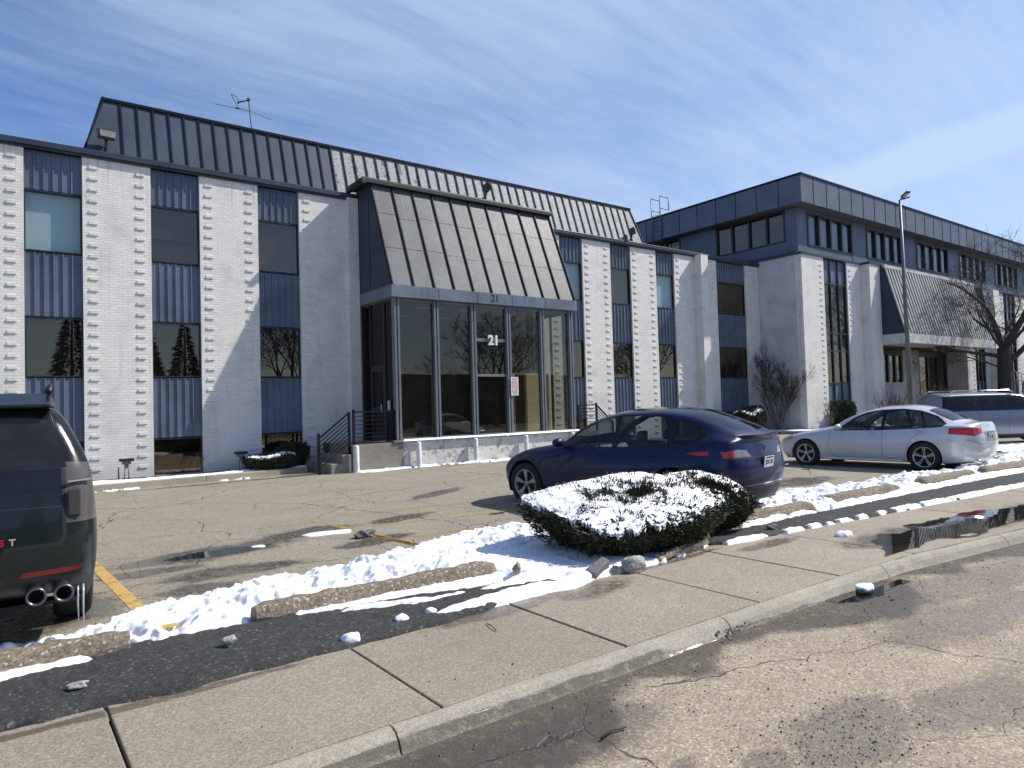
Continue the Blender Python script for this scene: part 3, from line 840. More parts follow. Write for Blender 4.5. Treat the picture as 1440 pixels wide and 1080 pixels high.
for y0, y1 in ((18.42, 19.3), (19.36, 20.33)):
    g = LB(); g.add([(16.36, y0, .77), (16.36, y1, .77), (16.36, y1, 4.9), (16.36, y0, 4.9)], [(0, 1, 2, 3)]); g.hang('pane', g_clear, B)
dr = side('door', 9.50, [(18.985, 19.05, .78, 2.975), (19.79, 19.855, .78, 2.975), (19.051, 19.789, .78, .98), (19.051, 19.789, 2.88, 2.975), (19.051, 19.789, 1.70, 1.80)], m_mulldk)
g = LB(); g.add([(9.50, 19.05, .98), (9.50, 19.79, .98), (9.50, 19.79, 2.88), (9.50, 19.05, 2.88)], [(0, 1, 2, 3)]); g.hang('pane', g_side, dr, org=Vector(B.location))
mb = LB(); mb.tube([(9.44, 19.10, 1.62), (9.40, 19.10, 1.64), (9.40, 19.10, 1.86), (9.44, 19.10, 1.88)], .016); mb.hang('handle', m_chrome, dr, org=Vector(B.location))
mb = LB(); mb.box(9.43, 9.458, 18.62, 18.74, 1.66, 1.98); mb.hang('intercom_plate', m_plate, B)
# lobby interior
mb = LB()
mb.box(9.32, 9.44, 20.40, 25.99, .76, 4.99); mb.box(16.46, 16.58, 20.40, 25.99, .76, 4.99); mb.box(9.445, 16.455, 25.0, 25.1, .76, 4.99)
mb.hang('lobby_wall', m_int, B)
mb = LB(); mb.box(15.25, 16.30, 19.42, 19.55, .77, 2.86); mb.box(14.62, 14.85, 19.6, 19.9, .77, 2.86); mb.hang('lobby_screen_wall', m_cream, B)
mb = LB(); mb.box(9.4, 16.5, 18.35, 25, 4.985, 4.999); mb.hang('lobby_ceiling', m_int, B)
mb = LB()
for x in (11.3, 12.9, 14.5):
    for y in (19.5, 21.5): mb.box(x-.45, x+.45, y-.08, y+.08, 4.94, 4.984)
mb.hang('ceiling_fitting', m_white, B)
mb = LB(); mb.tube([(13.1, 22.4, .77), (13.1, 22.4, 4.98)], .04); mb.tube([(13.35, 22.4, .77), (13.35, 22.4, 4.98)], .04); mb.hang('lobby_post', m_white, B)

# notice on the glazing
t = thing('notice_board', 'small white and red paper notice fixed to a grey mullion of the glass entry', 'notice', (13.72, 18.12, 2.36))
mb = MB(); mb.box(-.15, .15, -.006, 0, -.30, .30); sh = mb.build('sheet', m_whitesheet, t)
mb = MB(); rr = random.Random(3)
for i in range(13):
    z = .25-i*.042
    x = -.12
    while x < .1:
        l = rr.uniform(.02, .06); mb.box(x, min(.125, x+l), -.009, -.0065, z-.010, z+.009); x += l+.014
mb.build('print', m_redtxt, t)

# white posts along the podium
for i, x in enumerate((8.08, 10.04, 12.06, 14.05, 16.1)):
    t = thing('bollard', ['white painted bollard by the entry steps', 'white painted bollard against the podium, first right of the concrete platform', 'white painted bollard against the podium below the 21 sign', 'white painted bollard against the podium nearest the blue car nose', 'white bollard at the podium end behind the blue car'][i], 'bollard', (x, 18.02, 0), group='white bollards along the entry podium')
    mb = MB(); mb.lathe([(.075, 0), (.075, .70), (.06, .735), (.02, .75), (0, .75)], 16, 'z'); mb.build('post', m_white, t)
    mb = MB(); mb.lathe([(.10, 0), (.10, .012), (.076, .014)], 16, 'z'); mb.build('base_plate', m_white, t)

# railings
def railing(name, label, segs, posts, org):
    t = thing(name, label, 'railing', org)
    for p in posts:
        mb = MB(); mb.box(p[0]-.03-org[0], p[0]+.03-org[0], p[1]-.03-org[1], p[1]+.03-org[1], p[2]-org[2], p[3]-org[2]); mb.build('post', m_blackmetal, t)
    for a, b, h0, h1, n in segs:
        for k in range(n):
            f = k/(n-1)
            mb = MB(); pa = Vector(a)+Vector((0, 0, h0+(h1-h0)*f))-Vector(org); pb = Vector(b)+Vector((0, 0, h0+(h1-h0)*f))-Vector(org)
            mb.bar(pa, pb, .045 if k == n-1 else .022, .045 if k == n-1 else .022); mb.build('rail', m_blackmetal, t)
    return t
railing('handrail', 'black metal railing climbing the entry steps and along the concrete platform', [((7.12, 18.26, .06), (7.98, 18.26, .72), .12, .93, 8), ((8.10, 18.26, .75), (9.42, 18.26, .75), .08, .92, 8)],
        [(7.10, 18.26, 0.0, 1.12), (7.99, 18.26, .5, 1.68), (8.12, 18.26, .75, 1.74), (9.40, 18.26, .75, 1.68)], (7.1, 18.26, 0))
railing('handrail', 'black metal railing right of the glass entry behind the blue car roof', [((16.60, 18.26, .75), (17.5, 18.26, .75), .08, .92, 8), ((17.5, 18.26, .75), (18.3, 18.26, .1), .1, .92, 8)],
        [(16.62, 18.26, 0, 1.68), (17.5, 18.26, 0, 1.74), (18.3, 18.26, 0, 1.05)], (16.6, 18.26, 0))
mb = MB(); mb.box(16.57, 17.55, 18.2, 20.2, -.1, .74); mb.box(17.56, 17.9, 18.2, 20.2, -.1, .5); mb.box(17.91, 18.25, 18.2, 20.2, -.1, .25)
mb.v = [(a-9, b-20.4, c) for a, b, c in mb.v]; mb.build('entry_steps', m_conc, B, bevel=.01)

# floodlights on the roof edge
def floodlight(loc, label, rz=0.0, tilt=0.0):
    t = thing('floodlight', label, 'floodlight', loc, rz, group='floodlights along the roof edge')
    mb = MB(); mb.tube([(0, .22, -.02), (0, .03, .10), (0, -.02, .2), (0, -.02, .32)], .035, 8); mb.lathe([(.06, 0), (.06, .03)], 12, 'z', c=(0, .22, -.02)); mb.build('bracket', m_darkfix, t)
    mb = MB(); c, s = math.cos(tilt), math.sin(tilt)
    def T(p): return (p[0], -.05+p[1]*c-p[2]*s, .43+p[1]*s+p[2]*c)
    mb.hexa([T(p) for p in ((-.17, -.10, -.13), (.17, -.10, -.13), (.17, .14, -.10), (-.17, .14, -.10))], [T(p) for p in ((-.21, -.14, .11), (.21, -.14, .11), (.21, .12, .13), (-.21, .12, .13))]); mb.build('housing', m_darkfix, t, bevel=.015)
    mb = MB(); mb.hexa([T(p) for p in ((-.17, -.128, -.06), (.17, -.128, -.06), (.17, -.115, -.06), (-.17, -.115, -.06))], [T(p) for p in ((-.19, -.15, .085), (.19, -.15, .085), (.19, -.138, .085), (-.19, -.138, .085))]); mb.build('lens', m_lens, t)
floodlight((2.40, 20.36, 8.58), 'dark floodlight with pale lens at the left end of the mansard roof', R(8), .15)
floodlight((13.72, 19.45, 8.86), 'dark floodlight standing on the gutter above the sloped entry canopy', R(60), -.9)
floodlight((21.9, 20.36, 8.58), 'dark floodlight at the right end of the peeling mansard roof', R(40), -.5)

# antenna
t = thing('roof_antenna', 'thin tv antenna on a bent mast above the dark left part of the mansard', 'antenna', (6.93, 23, 10.0))
mb = MB(); mb.tube([(0, 0, 0), (-.04, 0, 1.0), (-.13, 0, 2.05)], .02); mb.build('mast', m_darkfix, t)
mb = MB(); mb.tube([(-.13, 0, 2.0), (-.45, 0, 1.86)], .025); mb.lump((-.13, 0, 2.02), .06, 1, 1); mb.lump((-.46, 0, 1.84), .045, 2, 1); mb.build('boom', m_darkfix, t)
mb = MB(); mb.tube([(-1.18, 0, 1.63), (-.1, 0, 1.65), (.62, .1, 1.56)], .009, 5); mb.tube([(-.68, 0, 2.07), (-.50, 0, 1.72), (-.46, 0, 1.66)], .012, 5); mb.tube([(-.66, 0, 2.08), (-.47, 0, 2.0), (-.46, 0, 1.84)], .012, 5); mb.lump((-.46, 0, 1.65), .05, 3, 1, (2, 1, .6)); mb.build('element', m_darkfix, t)

# two landscape lamps on stakes in the bed
for i, (x, y) in enumerate(((2.70, 19.75), (5.50, 19.85))):
    t = thing('garden_lamp', ['low black topped garden lamp on two stakes before the second brick pier', 'low black topped garden lamp in shade left of the snowy bed shrub'][i], 'lamp', (x, y, .14), group='garden lamps in the bed')
    for s in (-1, 1):
        mb = MB(); mb.tube([(s*.05, 0, -.05), (s*.035, 0, .40)], .014, 6); mb.build('stake', m_poleg, t)
    mb = MB(); mb.box(-.10, .10, -.05, .05, .40, .47); mb.tube([(0, 0, .30), (0, 0, .40)], .04, 8); mb.build('lamp_body', m_poleg, t)
    mb = MB(); mb.box(-.16, .16, -.09, .09, .471, .545); mb.build('cap', m_plastic, t, bevel=.01)
mb = MB(); mb.tube([(2.52, 19.72, .1), (2.52, 19.72, .48)], .02, 6)
tag(mb.build('garden_stake', m_darkfix), 'thin dark stake left of the garden lamp by the second brick pier', 'stake')
mb = MB(); mb.tube([(8.0, 19.9, .1), (8.0, 19.9, .62)], .05, 8); mb.box(7.9, 8.1, 19.82, 19.98, .55, .78); mb.box(7.95, 8.05, 19.80, 19.819, .6, .74)
tag(mb.build('valve_post', m_darkfix), 'dark pipe fitting standing against the wall beside the entry steps', 'pipe fitting')

# ------------------------------------------------------------------ three storey wing on the right
G2 = thing('office_wing', 'three storey white brick office wing with dark overhanging top floor and slatted canopy', 'building', (45, 18.05, 0))
YW, XW = 18.05, 31.15
wb = [(33.15, 35.42), (51.6, 53.4), (57.0, 59.3), (63, 65.3), (69, 71.3)]
ZW = 8.63
for a, b in ((XW, 33.15), (35.42, 38.02), (50.6, 51.6), (53.4, 57.0), (59.3, 63), (65.3, 69), (71.3, 76)):
    mb = LB()
    if a == 35.42: mb.box(35.42, 36.9, YW, YW+.35, -.1, ZW); mb.box(36.9, 38.02, YW-.45, YW+.35, -.1, ZW)
    else: mb.box(a, b, YW, YW+.35, -.1, ZW)
    if a == 53.4: mb.box(54.2, 55.2, YW-.35, YW-.001, -.1, ZW)
    for x in (32.85, 35.72, 51.3, 53.7, 56.7, 59.6):
        if a < x < b: ledges(mb, x, YW, .5, 8.4)
    mb.hang('brick_pier', m_brick, G2)
mb = LB(); mb.box(XW, XW+.32, YW+.351, 60, -.1, ZW); mb.box(XW-.03, XW-.001, 18.9, 20.3, .2, 8.3)
mb.hang('side_wall', m_plaster, G2)
mb = LB(); mb.box(XW-.10, XW+.3, YW+.20, 60, ZW+.002, ZW+.16); mb.box(XW-.10, 76, YW-.06, YW+.19, ZW+.002, ZW+.10); mb.box(36.85, 38.06, YW-.50, YW-.061, ZW+.002, ZW+.12)
mb.hang('coping', m_coping, G2)
mb = LB(); mb.box(XW+.33, 76, YW+.8, 60, ZW-.2, ZW); mb.box(XW+.7, 76, YW+6, YW+6.2, -.1, 11.03); mb.box(XW+4.3, XW+4.5, YW+6.21, 60, ZW, 11.03); mb.box(XW+.6, 76, YW+.9, YW+5.99, 4.4, 4.6); mb.box(XW+.6, 76, YW+.9, YW+5.99, .2, .3)
mb.hang('floor_slab', m_intfl, G2)
def curtain(x0, x1, Y, z0, z1, nv, zs):
    """tall glazed strip with slim mullions"""
    for i in range(nv+1):
        pass
    mb = LB(); wds = (x1-x0)/nv
    for i in range(nv+1):
        x = min(max(x0+wds*i, x0+.03), x1-.03); mb.box(x-.03, x+.03, Y+.06, Y+.20, z0, z1)
    cols = [(min(max(x0+wds*i, x0+.03), x1-.03)+.031, min(max(x0+wds*(i+1), x0+.03), x1-.03)-.031) for i in range(nv)]
    for a, b in cols:
        for z in zs: mb.box(a, b, Y+.08, Y+.18, z-.03, z+.03)
    fr = mb.hang('curtain_window', m_coping, G2)
    zz = sorted([z0]+list(zs)+[z1])
    for k, (a, b) in enumerate(cols):
        for j in range(len(zz)-1):
            g = LB(); g.add([(a, Y+.13, zz[j]), (b, Y+.13, zz[j]), (b, Y+.13, zz[j+1]), (a, Y+.13, zz[j+1])], [(0, 1, 2, 3)])
            sp = j in (1, len(zz)-2)
            g.hang('siding_panel' if sp else 'pane', m_spandrel if sp else g_build, fr, org=Vector(G2.location))
            if not sp and (k+j) % 2 == 0:
                bl = LB(); bl.box(a, b, Y+.22, Y+.24, zz[j]+.02, zz[j+1]-.02); bl.hang('blind', m_blind2, fr, org=Vector(G2.location))
for a, b in wb: curtain(a, b, YW, .35, ZW-.02, 3, (1.5, 2.4, 4.0, 4.9, 7.4))
# top floor
US, UX = YW+.32, XW+.32
mb = LB(); groups = [(32.35, 36.8), (38.3, 42.5), (44.4, 48.9), (50.6, 55.0), (56.7, 61.1), (62.9, 67.3), (69.1, 73.5)]
zl, zh = 9.25, 10.86
pts = [UX]+[q for g in groups for q in g]+[76]
for i in range(0, len(pts), 2): mb.box(pts[i], pts[i+1], US, US+.3, ZW+.162, 11.03)
for a, b in groups: mb.box(a, b, US+.02, US+.3, ZW+.162, zl); mb.box(a, b, US+.02, US+.3, zh, 11.03)
sg = [(19.0, 23.1), (25.5, 29.8), (32, 36.4), (38.6, 43)]
pts = [US+.301]+[q for g in sg for q in g]+[60]
for i in range(0, len(pts), 2): mb.box(UX, UX+.3, pts[i], pts[i+1], ZW+.162, 11.03)
for a, b in sg: mb.box(UX+.02, UX+.3, a, b, ZW+.162, zl+.2); mb.box(UX+.02, UX+.3, a, b, 11.0, 11.03)
mb.hang('top_floor_wall', m_wingfascia, G2)
for gi, (a, b) in enumerate(groups):
    mb = LB(); n = 4
    for i in range(n+1):
        x = min(max(a+(b-a)*i/n, a+.07), b-.07); mb.box(x-.07, x+.07, US-.04, US+.15, zl, zh)
    mb.box(a, b, US-.02, US+.14, zl-.02, zl+.05); mb.box(a, b, US-.02, US+.14, zh-.05, zh+.02)
    fr = mb.hang('window', m_dark, G2)
    for i in range(n):
        x0, x1 = a+(b-a)*i/n+.07, a+(b-a)*(i+1)/n-.07
        g = LB(); g.add([(x0, US+.08, zl), (x1, US+.08, zl), (x1, US+.08, zh), (x0, US+.08, zh)], [(0, 1, 2, 3)]); g.hang('pane', g_clear, fr, org=Vector(G2.location))
    bl = LB(); bl.box(a+.1, b-.1, US+.2, US+.22, zl+.02, zh-.02); bl.hang('blind', m_blind2, fr, org=Vector(G2.location))
for a, b in sg:
    mb = LB(); n = 4
    for i in range(n+1):
        y = min(max(a+(b-a)*i/n, a+.05), b-.05); mb.box(UX-.03, UX+.15, y-.05, y+.05, zl+.2, 11.0)
    mb.box(UX-.02, UX+.14, a, b, zl+.18, zl+.25); mb.box(UX-.02, UX+.14, a, b, 10.94, 11.01)
    fr = mb.hang('window', m_dark, G2)
    for i in range(n):
        y0, y1 = a+(b-a)*i/n+.05, a+(b-a)*(i+1)/n-.05
        g = LB(); g.add([(UX+.08, y0, zl+.2), (UX+.08, y1, zl+.2), (UX+.08, y1, 11.0), (UX+.08, y0, 11.0)], [(0, 1, 2, 3)]); g.hang('pane', g_build, fr, org=Vector(G2.location))
mb = LB(); mb.box(30.81, 76.3, 17.71, 60, 11.04, 12.33)
top = mb.hang('roof_fascia', m_wingfascia, G2)
mb = LB(); mb.box(30.77, 76.4, 17.67, 60.1, 12.332, 12.42)
for i, x in enumerate(np.arange(31.9, 76, 1.22)): mb.box(x-.012, x+.012, 17.695, 17.709, 11.05, 12.33)
for y in np.arange(18.9, 60, 1.22): mb.box(30.795, 30.809, y-.012, y+.012, 11.05, 12.33)
mb.hang('fascia_seam', m_seam, top, org=Vector(G2.location))
# slatted canopy over the wing's entrance
C0, C1 = 38.04, 49.95
mb = LB(); mb.hexa([(C0, 16.55, 4.92), (C1, 16.55, 4.92), (C1, YW-.002, 4.92), (C0, YW-.002, 4.92)], [(C0, 17.5, 8.66), (C1, 17.5, 8.66), (C1, YW-.002, 8.66), (C0, YW-.002, 8.66)])
wc = mb.hang('slatted_canopy', m_canopyside, G2)
mb = LB(); n = 34
for i in range(n+1):
    x = C0+.2+(C1-C0-.4)*i/n
    mb.bar((x, 16.48, 4.94), (x, 17.40, 8.5), .16, .07, upv=(0, -1, .25))
mb.hang('slat', m_slat, wc, org=Vector(G2.location))
mb = LB(); mb.box(C0+.02, C1, 17.35, 17.50, 8.5, 8.67); mb.box(C0+.35, C1+.05, 16.40, YW-.003, 4.42, 4.915); mb.box(C0, C0+.345, 16.55, YW-.003, 4.40, 4.915)
mb.hang('canopy_beam', m_plaster, wc, org=Vector(G2.location))
# recessed entrance under the canopy
mb = LB(); YR = 19.2
ww = [(41.2, 43.9, 2.45, 4.38), (46.0, 50.2, .35, 4.38)]
for q in ((38.03, 41.2, YR, YR+.2, .0, 4.41), (41.2, 43.9, YR, YR+.2, 0, 2.45), (43.9, 46.0, YR, YR+.2, 0, 4.41), (50.2, 51.5, YR, YR+.2, 0, 4.41), (50.3, 50.59, YW, YR-.001, 0, 4.41)):
    mb = LB(); mb.box(*q); mb.hang('entrance_wall', m_plaster, G2)
for a, b, z0, z1 in ww:
    n = 3; mb = LB()
    for i in range(n+1):
        x = min(max(a+(b-a)*i/n, a+.09), b-.09); mb.box(x-.09, x+.09, YR+.02, YR+.16, z0, z1)
    mb.box(a+.18, b-.18, YR+.03, YR+.15, z1-.35, z1)
    fr = mb.hang('window' if z0 > 1 else 'entrance_door', m_dark, G2)
    g = LB(); g.add([(a+.1, YR+.1, z0), (b-.1, YR+.1, z0), (b-.1, YR+.1, z1-.35), (a+.1, YR+.1, z1-.35)], [(0, 1, 2, 3)]); g.hang('pane', g_build, fr, org=Vector(G2.location))
    if z0 > 1:
        bl = LB(); bl.box(a+.2, b-.2, YR+.18, YR+.19, z0+.5, z1-.36); bl.hang('blind', m_blind2, fr, org=Vector(G2.location))
t = thing('handrail', 'thin metal railing beside the wing entrance beyond the silver car', 'railing', (50, 15.6, 0))
for k in range(4):
    mb = MB(); mb.tube([(k*.9, 0, 0), (k*.9, 0, 3.0-k*.1)], .03, 6); mb.build('post', m_poleg, t)
mb = MB(); mb.tube([(0, 0, 3.0), (2.7, 0, 2.7)], .03, 6); mb.tube([(0, 0, 2.5), (2.7, 0, 2.2)], .02, 6); mb.build('rail', m_poleg, t)
# icicles at the canopy edge
for k, (x, l) in enumerate(((46.2, .45), (46.6, .3))):
    mb = MB(); mb.tube([(0, 0, 0), (.02, 0, -l*.5), (0, 0, -l)], [.06, .045, .006], 7)
    o = mb.build('icicle', m_ice); o.location = (x, 16.42, 4.43); tag(o, ['longer icicle hanging from the pale canopy beam of the wing', 'shorter icicle hanging beside the long one on the wing canopy beam'][k], 'icicle', 'icicles on the wing canopy')

# roof ladder
t = thing('roof_ladder', 'grey roof access ladder with two square hoops on the dark side of the wing roof', 'ladder', (30.72, 26.6, 11.0))
for y in (.33, -.33):
    dz = 0
    mb = MB(); z1 = 2.5
    mb.tube([(0, y, -.2), (0, y, z1)], .03, 6); mb.tube([(0, y, z1), (.75, y, z1)], .03, 6); mb.tube([(.75, y, z1), (.75, y, z1-.7)], .03, 6); mb.tube([(.75, y, z1-.7), (0, y, z1-.7)], .025, 6)
    mb.build('side_rail', m_poleg, t)
mb = MB()
for k in range(6): mb.tube([(0, -.33, -.05+k*.3), (0, .33, -.05+k*.3)], .016, 6)
mb.build('rung', m_poleg, t)

# light pole in the lot
PX, PY = 27.9, 12.0
t = thing('lamp_post', 'tall grey steel lamp post with two lamp heads in front of the wing', 'lamp post', (PX, PY, 0))
mb = MB(); mb.tube([(0, 0, 0), (-.02, 0, 4.5), (-.10, 0, 9.15)], [.095, .08, .045], 12); mb.build('pole', m_poleg, t)
mb = MB(); mb.lathe([(.22, 0), (.22, .10), (.20, .12), (.1, .12)], 16, 'z'); mb.build('footing', m_conc, t)
for s, rz in ((1, -10), (-1, 60)):
    a = R(rz); d = Vector((math.cos(a)*s, math.sin(a)*s, 0))
    mb = MB(); p = Vector((-.10, 0, 9.12)); mb.tube([p, p+d*.16+Vector((0, 0, .10))], .03, 6); mb.build('arm', m_darkfix, t)
    mb = MB(); q = p+d*.16+Vector((0, 0, .10)); mb.bar(q, q+d*.36+Vector((0, 0, .10)), .18, .07); mb.build('lamp_head', m_darkfix, t, bevel=.025)
    mb = MB(); mb.bar(q+d*.06+Vector((0, 0, -.028)), q+d*.32+Vector((0, 0, .046)), .14, .012); mb.build('lens', m_lens, t)
#PART3
# ------------------------------------------------------------------ cars
def pchip(t, P, tq):
    """monotone cubic through P (n, ...) at parameters t, evaluated at tq"""
    P = np.asarray(P, float); sh = P.shape[1:]; P = P.reshape(len(P), -1)
    h = np.diff(t)[:, None]; d = np.diff(P, axis=0)/h
    m = np.zeros_like(P)
    w1 = 2*h[1:]+h[:-1]; w2 = h[1:]+2*h[:-1]
    same = d[:-1]*d[1:] > 0
    with np.errstate(divide='ignore', invalid='ignore'):
        hm = (w1+w2)/(w1/d[:-1]+w2/d[1:])
    m[1:-1] = np.where(same, np.nan_to_num(hm), 0)
    m[0] = d[0]; m[-1] = d[-1]
    i = np.clip(np.searchsorted(t, tq, side='right')-1, 0, len(t)-2)
    hh = h[i]; s = ((tq-t[i])[:, None])/hh
    r = (2*s**3-3*s**2+1)*P[i]+(s**3-2*s**2+s)*hh*m[i]+(-2*s**3+3*s**2)*P[i+1]+(s**3-s**2)*hh*m[i+1]
    return r.reshape((len(tq),)+sh)
def net_surface(st, nu, nv):
    A = np.array(st, float)                       # M x K x 3
    mir = np.array([1, -1, 1])
    # mirrored ghosts keep the centre line smooth
    A = np.concatenate([A[1:2]*mir, A, A[-2:-1]*mir], 0)
    A = np.concatenate([A[:, 1:2]*mir, A, A[:, -2:-1]*mir], 1)
    du = np.linalg.norm(np.diff(A, axis=0), axis=2).mean(1); tu = np.concatenate([[0], np.cumsum(du)])
    dv = np.linalg.norm(np.diff(A, axis=1), axis=2).mean(0); tv = np.concatenate([[0], np.cumsum(dv)])
    def q(t, n):
        o = []
        for a, b in zip(t[1:-2], t[2:-1]): o += list(np.linspace(a, b, n, endpoint=False))
        return np.array(o+[t[-2]])
    U = pchip(tu, A, q(tu, nu))
    V = pchip(tv, U.transpose(1, 0, 2), q(tv, nv)).transpose(1, 0, 2)
    V[:, :, 1] = np.maximum(V[:, :, 1], 0)
    return V
def inpoly(x, z, poly):
    c = False; n = len(poly)
    for i in range(n):
        x1, z1 = poly[i]; x2, z2 = poly[(i+1) % n]
        if (z1 > z) != (z2 > z) and x < (x2-x1)*(z-z1)/(z2-z1)+x1: c = not c
    return c

class Car:
    def __init__(s, st, paint, nu=7, nv=6):
        V = net_surface(st, nu, nv)
        n, m, _ = V.shape
        s.bm = bmesh.new(); vs = [[s.bm.verts.new(V[i, j]) for j in range(m)] for i in range(n)]
        for i in range(n-1):
            for j in range(m-1):
                s.bm.faces.new((vs[i][j], vs[i][j+1], vs[i+1][j+1], vs[i+1][j]))
        bmesh.ops.remove_doubles(s.bm, verts=s.bm.verts, dist=.0008)
        bmesh.ops.dissolve_degenerate(s.bm, dist=.0005, edges=s.bm.edges)
        bmesh.ops.recalc_face_normals(s.bm, faces=s.bm.faces)
        # outward: pick a roof face
        f = max(s.bm.faces, key=lambda q: q.calc_center_median().z)
        if f.normal.z < 0: bmesh.ops.reverse_faces(s.bm, faces=s.bm.faces)
        for f in s.bm.faces: f.smooth = True
        s.paint = paint; s.parts = []; s.mats = [paint]
    def _cut(s, poly, ax, ok):
        i0, i1 = ax; k = ({0, 1, 2}-{i0, i1}).pop()
        n = len(poly)
        for e in range(n):
            a = poly[e]; b = poly[(e+1) % n]
            lo = (min(a[0], b[0])-.004, min(a[1], b[1])-.004); hi = (max(a[0], b[0])+.004, max(a[1], b[1])+.004)
            fs = []
            for f in s.bm.faces:
                if not ok(f): continue
                c0 = [v.co[i0] for v in f.verts]; c1 = [v.co[i1] for v in f.verts]
                if max(c0) < lo[0] or min(c0) > hi[0] or max(c1) < lo[1] or min(c1) > hi[1]: continue
                fs.append(f)
            if not fs: continue
            no = [0, 0, 0]; no[i0] = -(b[1]-a[1]); no[i1] = b[0]-a[0]
            cp = [0, 0, 0]; cp[i0] = a[0]; cp[i1] = a[1]
            gm = set(fs)
            for f in fs: gm.update(f.edges); gm.update(f.verts)
            bmesh.ops.bisect_plane(s.bm, geom=list(gm), dist=1e-5, plane_co=cp, plane_no=no)
    def pick(s, poly, ax, ok):
        s._cut(poly, ax, ok)
        i0, i1 = ax
        return [f for f in s.bm.faces if ok(f) and inpoly(f.calc_center_median()[i0], f.calc_center_median()[i1], poly)]
    def paint_on(s, poly, ax, ok, m):
        if m not in s.mats: s.mats.append(m)
        for f in s.pick(poly, ax, ok): f.material_index = s.mats.index(m)
    def strip(s, a, b, ok, m, wd=.008, ax=(0, 2)):
        d = Vector((b[0]-a[0], b[1]-a[1])); d.normalize(); q = Vector((-d.y, d.x))*wd/2
        s.paint_on([(a[0]-q.x, a[1]-q.y), (b[0]-q.x, b[1]-q.y), (b[0]+q.x, b[1]+q.y), (a[0]+q.x, a[1]+q.y)], ax, ok, m)
    def lines(s, pts, ok, m, wd=.008, ax=(0, 2)):
        for a, b in zip(pts[:-1], pts[1:]): s.strip(a, b, ok, m, wd, ax)
    def take(s, poly, ax, ok, name, m, centre=False, push=0.0):
        """lift the faces inside the outline off as a part of their own"""
        fs = s.pick(poly, ax, ok)
        if not fs: print('EMPTY', name); return
        vm = {}; V = []; F = []
        for f in fs:
            q = []
            for v in f.verts:
                if v not in vm: vm[v] = len(V); V.append((v.co+v.normal*push)[:])
                q.append(vm[v])
            F.append(q)
        if push <= 0: bmesh.ops.delete(s.bm, geom=fs, context='FACES')
        s.parts.append((name, V, F, m, centre))
    def arch(s, x, r, zc):
        p = [(x+r*math.cos(2*math.pi*k/36), zc+r*math.sin(2*math.pi*k/36)) for k in range(36)]
        fs = s.pick(p, (0, 2), lambda f: f.calc_center_median().y > .45)
        bmesh.ops.delete(s.bm, geom=fs, context='FACES')
    def finish(s, root):
        me = D.meshes.new('body'); me2 = None
        b2 = s.bm.copy(); 
        for v in b2.verts: v.co.y = -v.co.y
        bmesh.ops.reverse_faces(b2, faces=b2.faces)
        b2.to_mesh(me); b2.free(); s.bm.from_mesh(me)
        bmesh.ops.remove_doubles(s.bm, verts=[v for v in s.bm.verts if abs(v.co.y) < .002], dist=.001)
        s.bm.to_mesh(me); s.bm.free()
        for m in s.mats: me.materials.append(m)
        o = D.objects.new('body', me); put(o, root); s.body = o
        for name, V, F, m, centre in s.parts:
            Vm = [(x, -y, z) for x, y, z in V]; Fm = [f[::-1] for f in F]
            if centre:
                mb = MB(); mb.add(V, F, 0, True); mb.add(Vm, Fm, 0, True); q = mb.build(name, m, root)
                bm = bmesh.new(); bm.from_mesh(q.data); bmesh.ops.remove_doubles(bm, verts=bm.verts, dist=.0015); bm.to_mesh(q.data); bm.free()
            else:
                mb = MB(); mb.add(V, F, 0, True); mb.build(name, m, root)
                mb = MB(); mb.add(Vm, Fm, 0, True); mb.build(name, m, root)
        return o

def wheel(root, x, y, z, Rr, wd, spokes, rimm, two=False, rim=.68, side=1):
    """tyre with a rim of spokes; side = +1 left"""
    h = wd/2
    def T(mb):
        mb.v = [(a+x, b*side+y, c+z) for a, b, c in mb.v]
        if side < 0: mb.f = [f[::-1] for f in mb.f]
        return mb
    mb = MB(); rr = Rr*rim
    mb.lathe([(rr*.97, -h*.8), (rr*1.03, -h), (Rr*.93, -h*.98), (Rr*.985, -h*.82), (Rr, -h*.6), (Rr, h*.6), (Rr*.985, h*.82), (Rr*.93, h*.98), (rr*1.03, h), (rr*.98, h*.86), (rr*.95, h*.3)], 44)
    ty = T(mb).build('tyre', m_rubber, root)
    mb = MB()
    mb.lathe([(rr*.99, h*.92), (rr*.93, h*.94), (rr*.90, h*.6), (rr*.88, -h*.5)], 44)
    mb.lathe([(0, h*.70), (rr*.16, h*.70), (rr*.2, h*.62), (rr*.2, h*.2)], 20)
    for k in range(spokes):
        t0 = 2*math.pi*(k+.25)/spokes
        for dt in ((-.12, .12) if two else (0,)):
            def P(r, a, hh): return (r*math.cos(t0+a), hh, r*math.sin(t0+a))
            w0, w1 = (.10 if two else .26), ((.055 if two else .20)*5/spokes if not two else .05)
            a0 = dt*1.6; a1 = dt*.9
            b = [P(rr*.16, a0-w0, h*.62), P(rr*.16, a0+w0, h*.62), P(rr*.93, a1+w1, h*.84), P(rr*.93, a1-w1, h*.84)]
            bb = [(q[0], q[1]-.035, q[2]) for q in b]
            mb.hexa(bb, b) if True else None
    T(mb).build('rim', rimm, ty)
    mb = MB(); mb.lathe([(0, h*.30), (rr*.89, h*.28), (rr*.89, h*.20)], 32); T(mb).build('dark_backing_disc', m_plastic, ty)  # added dark backdrop disc closing the wheel behind the spokes
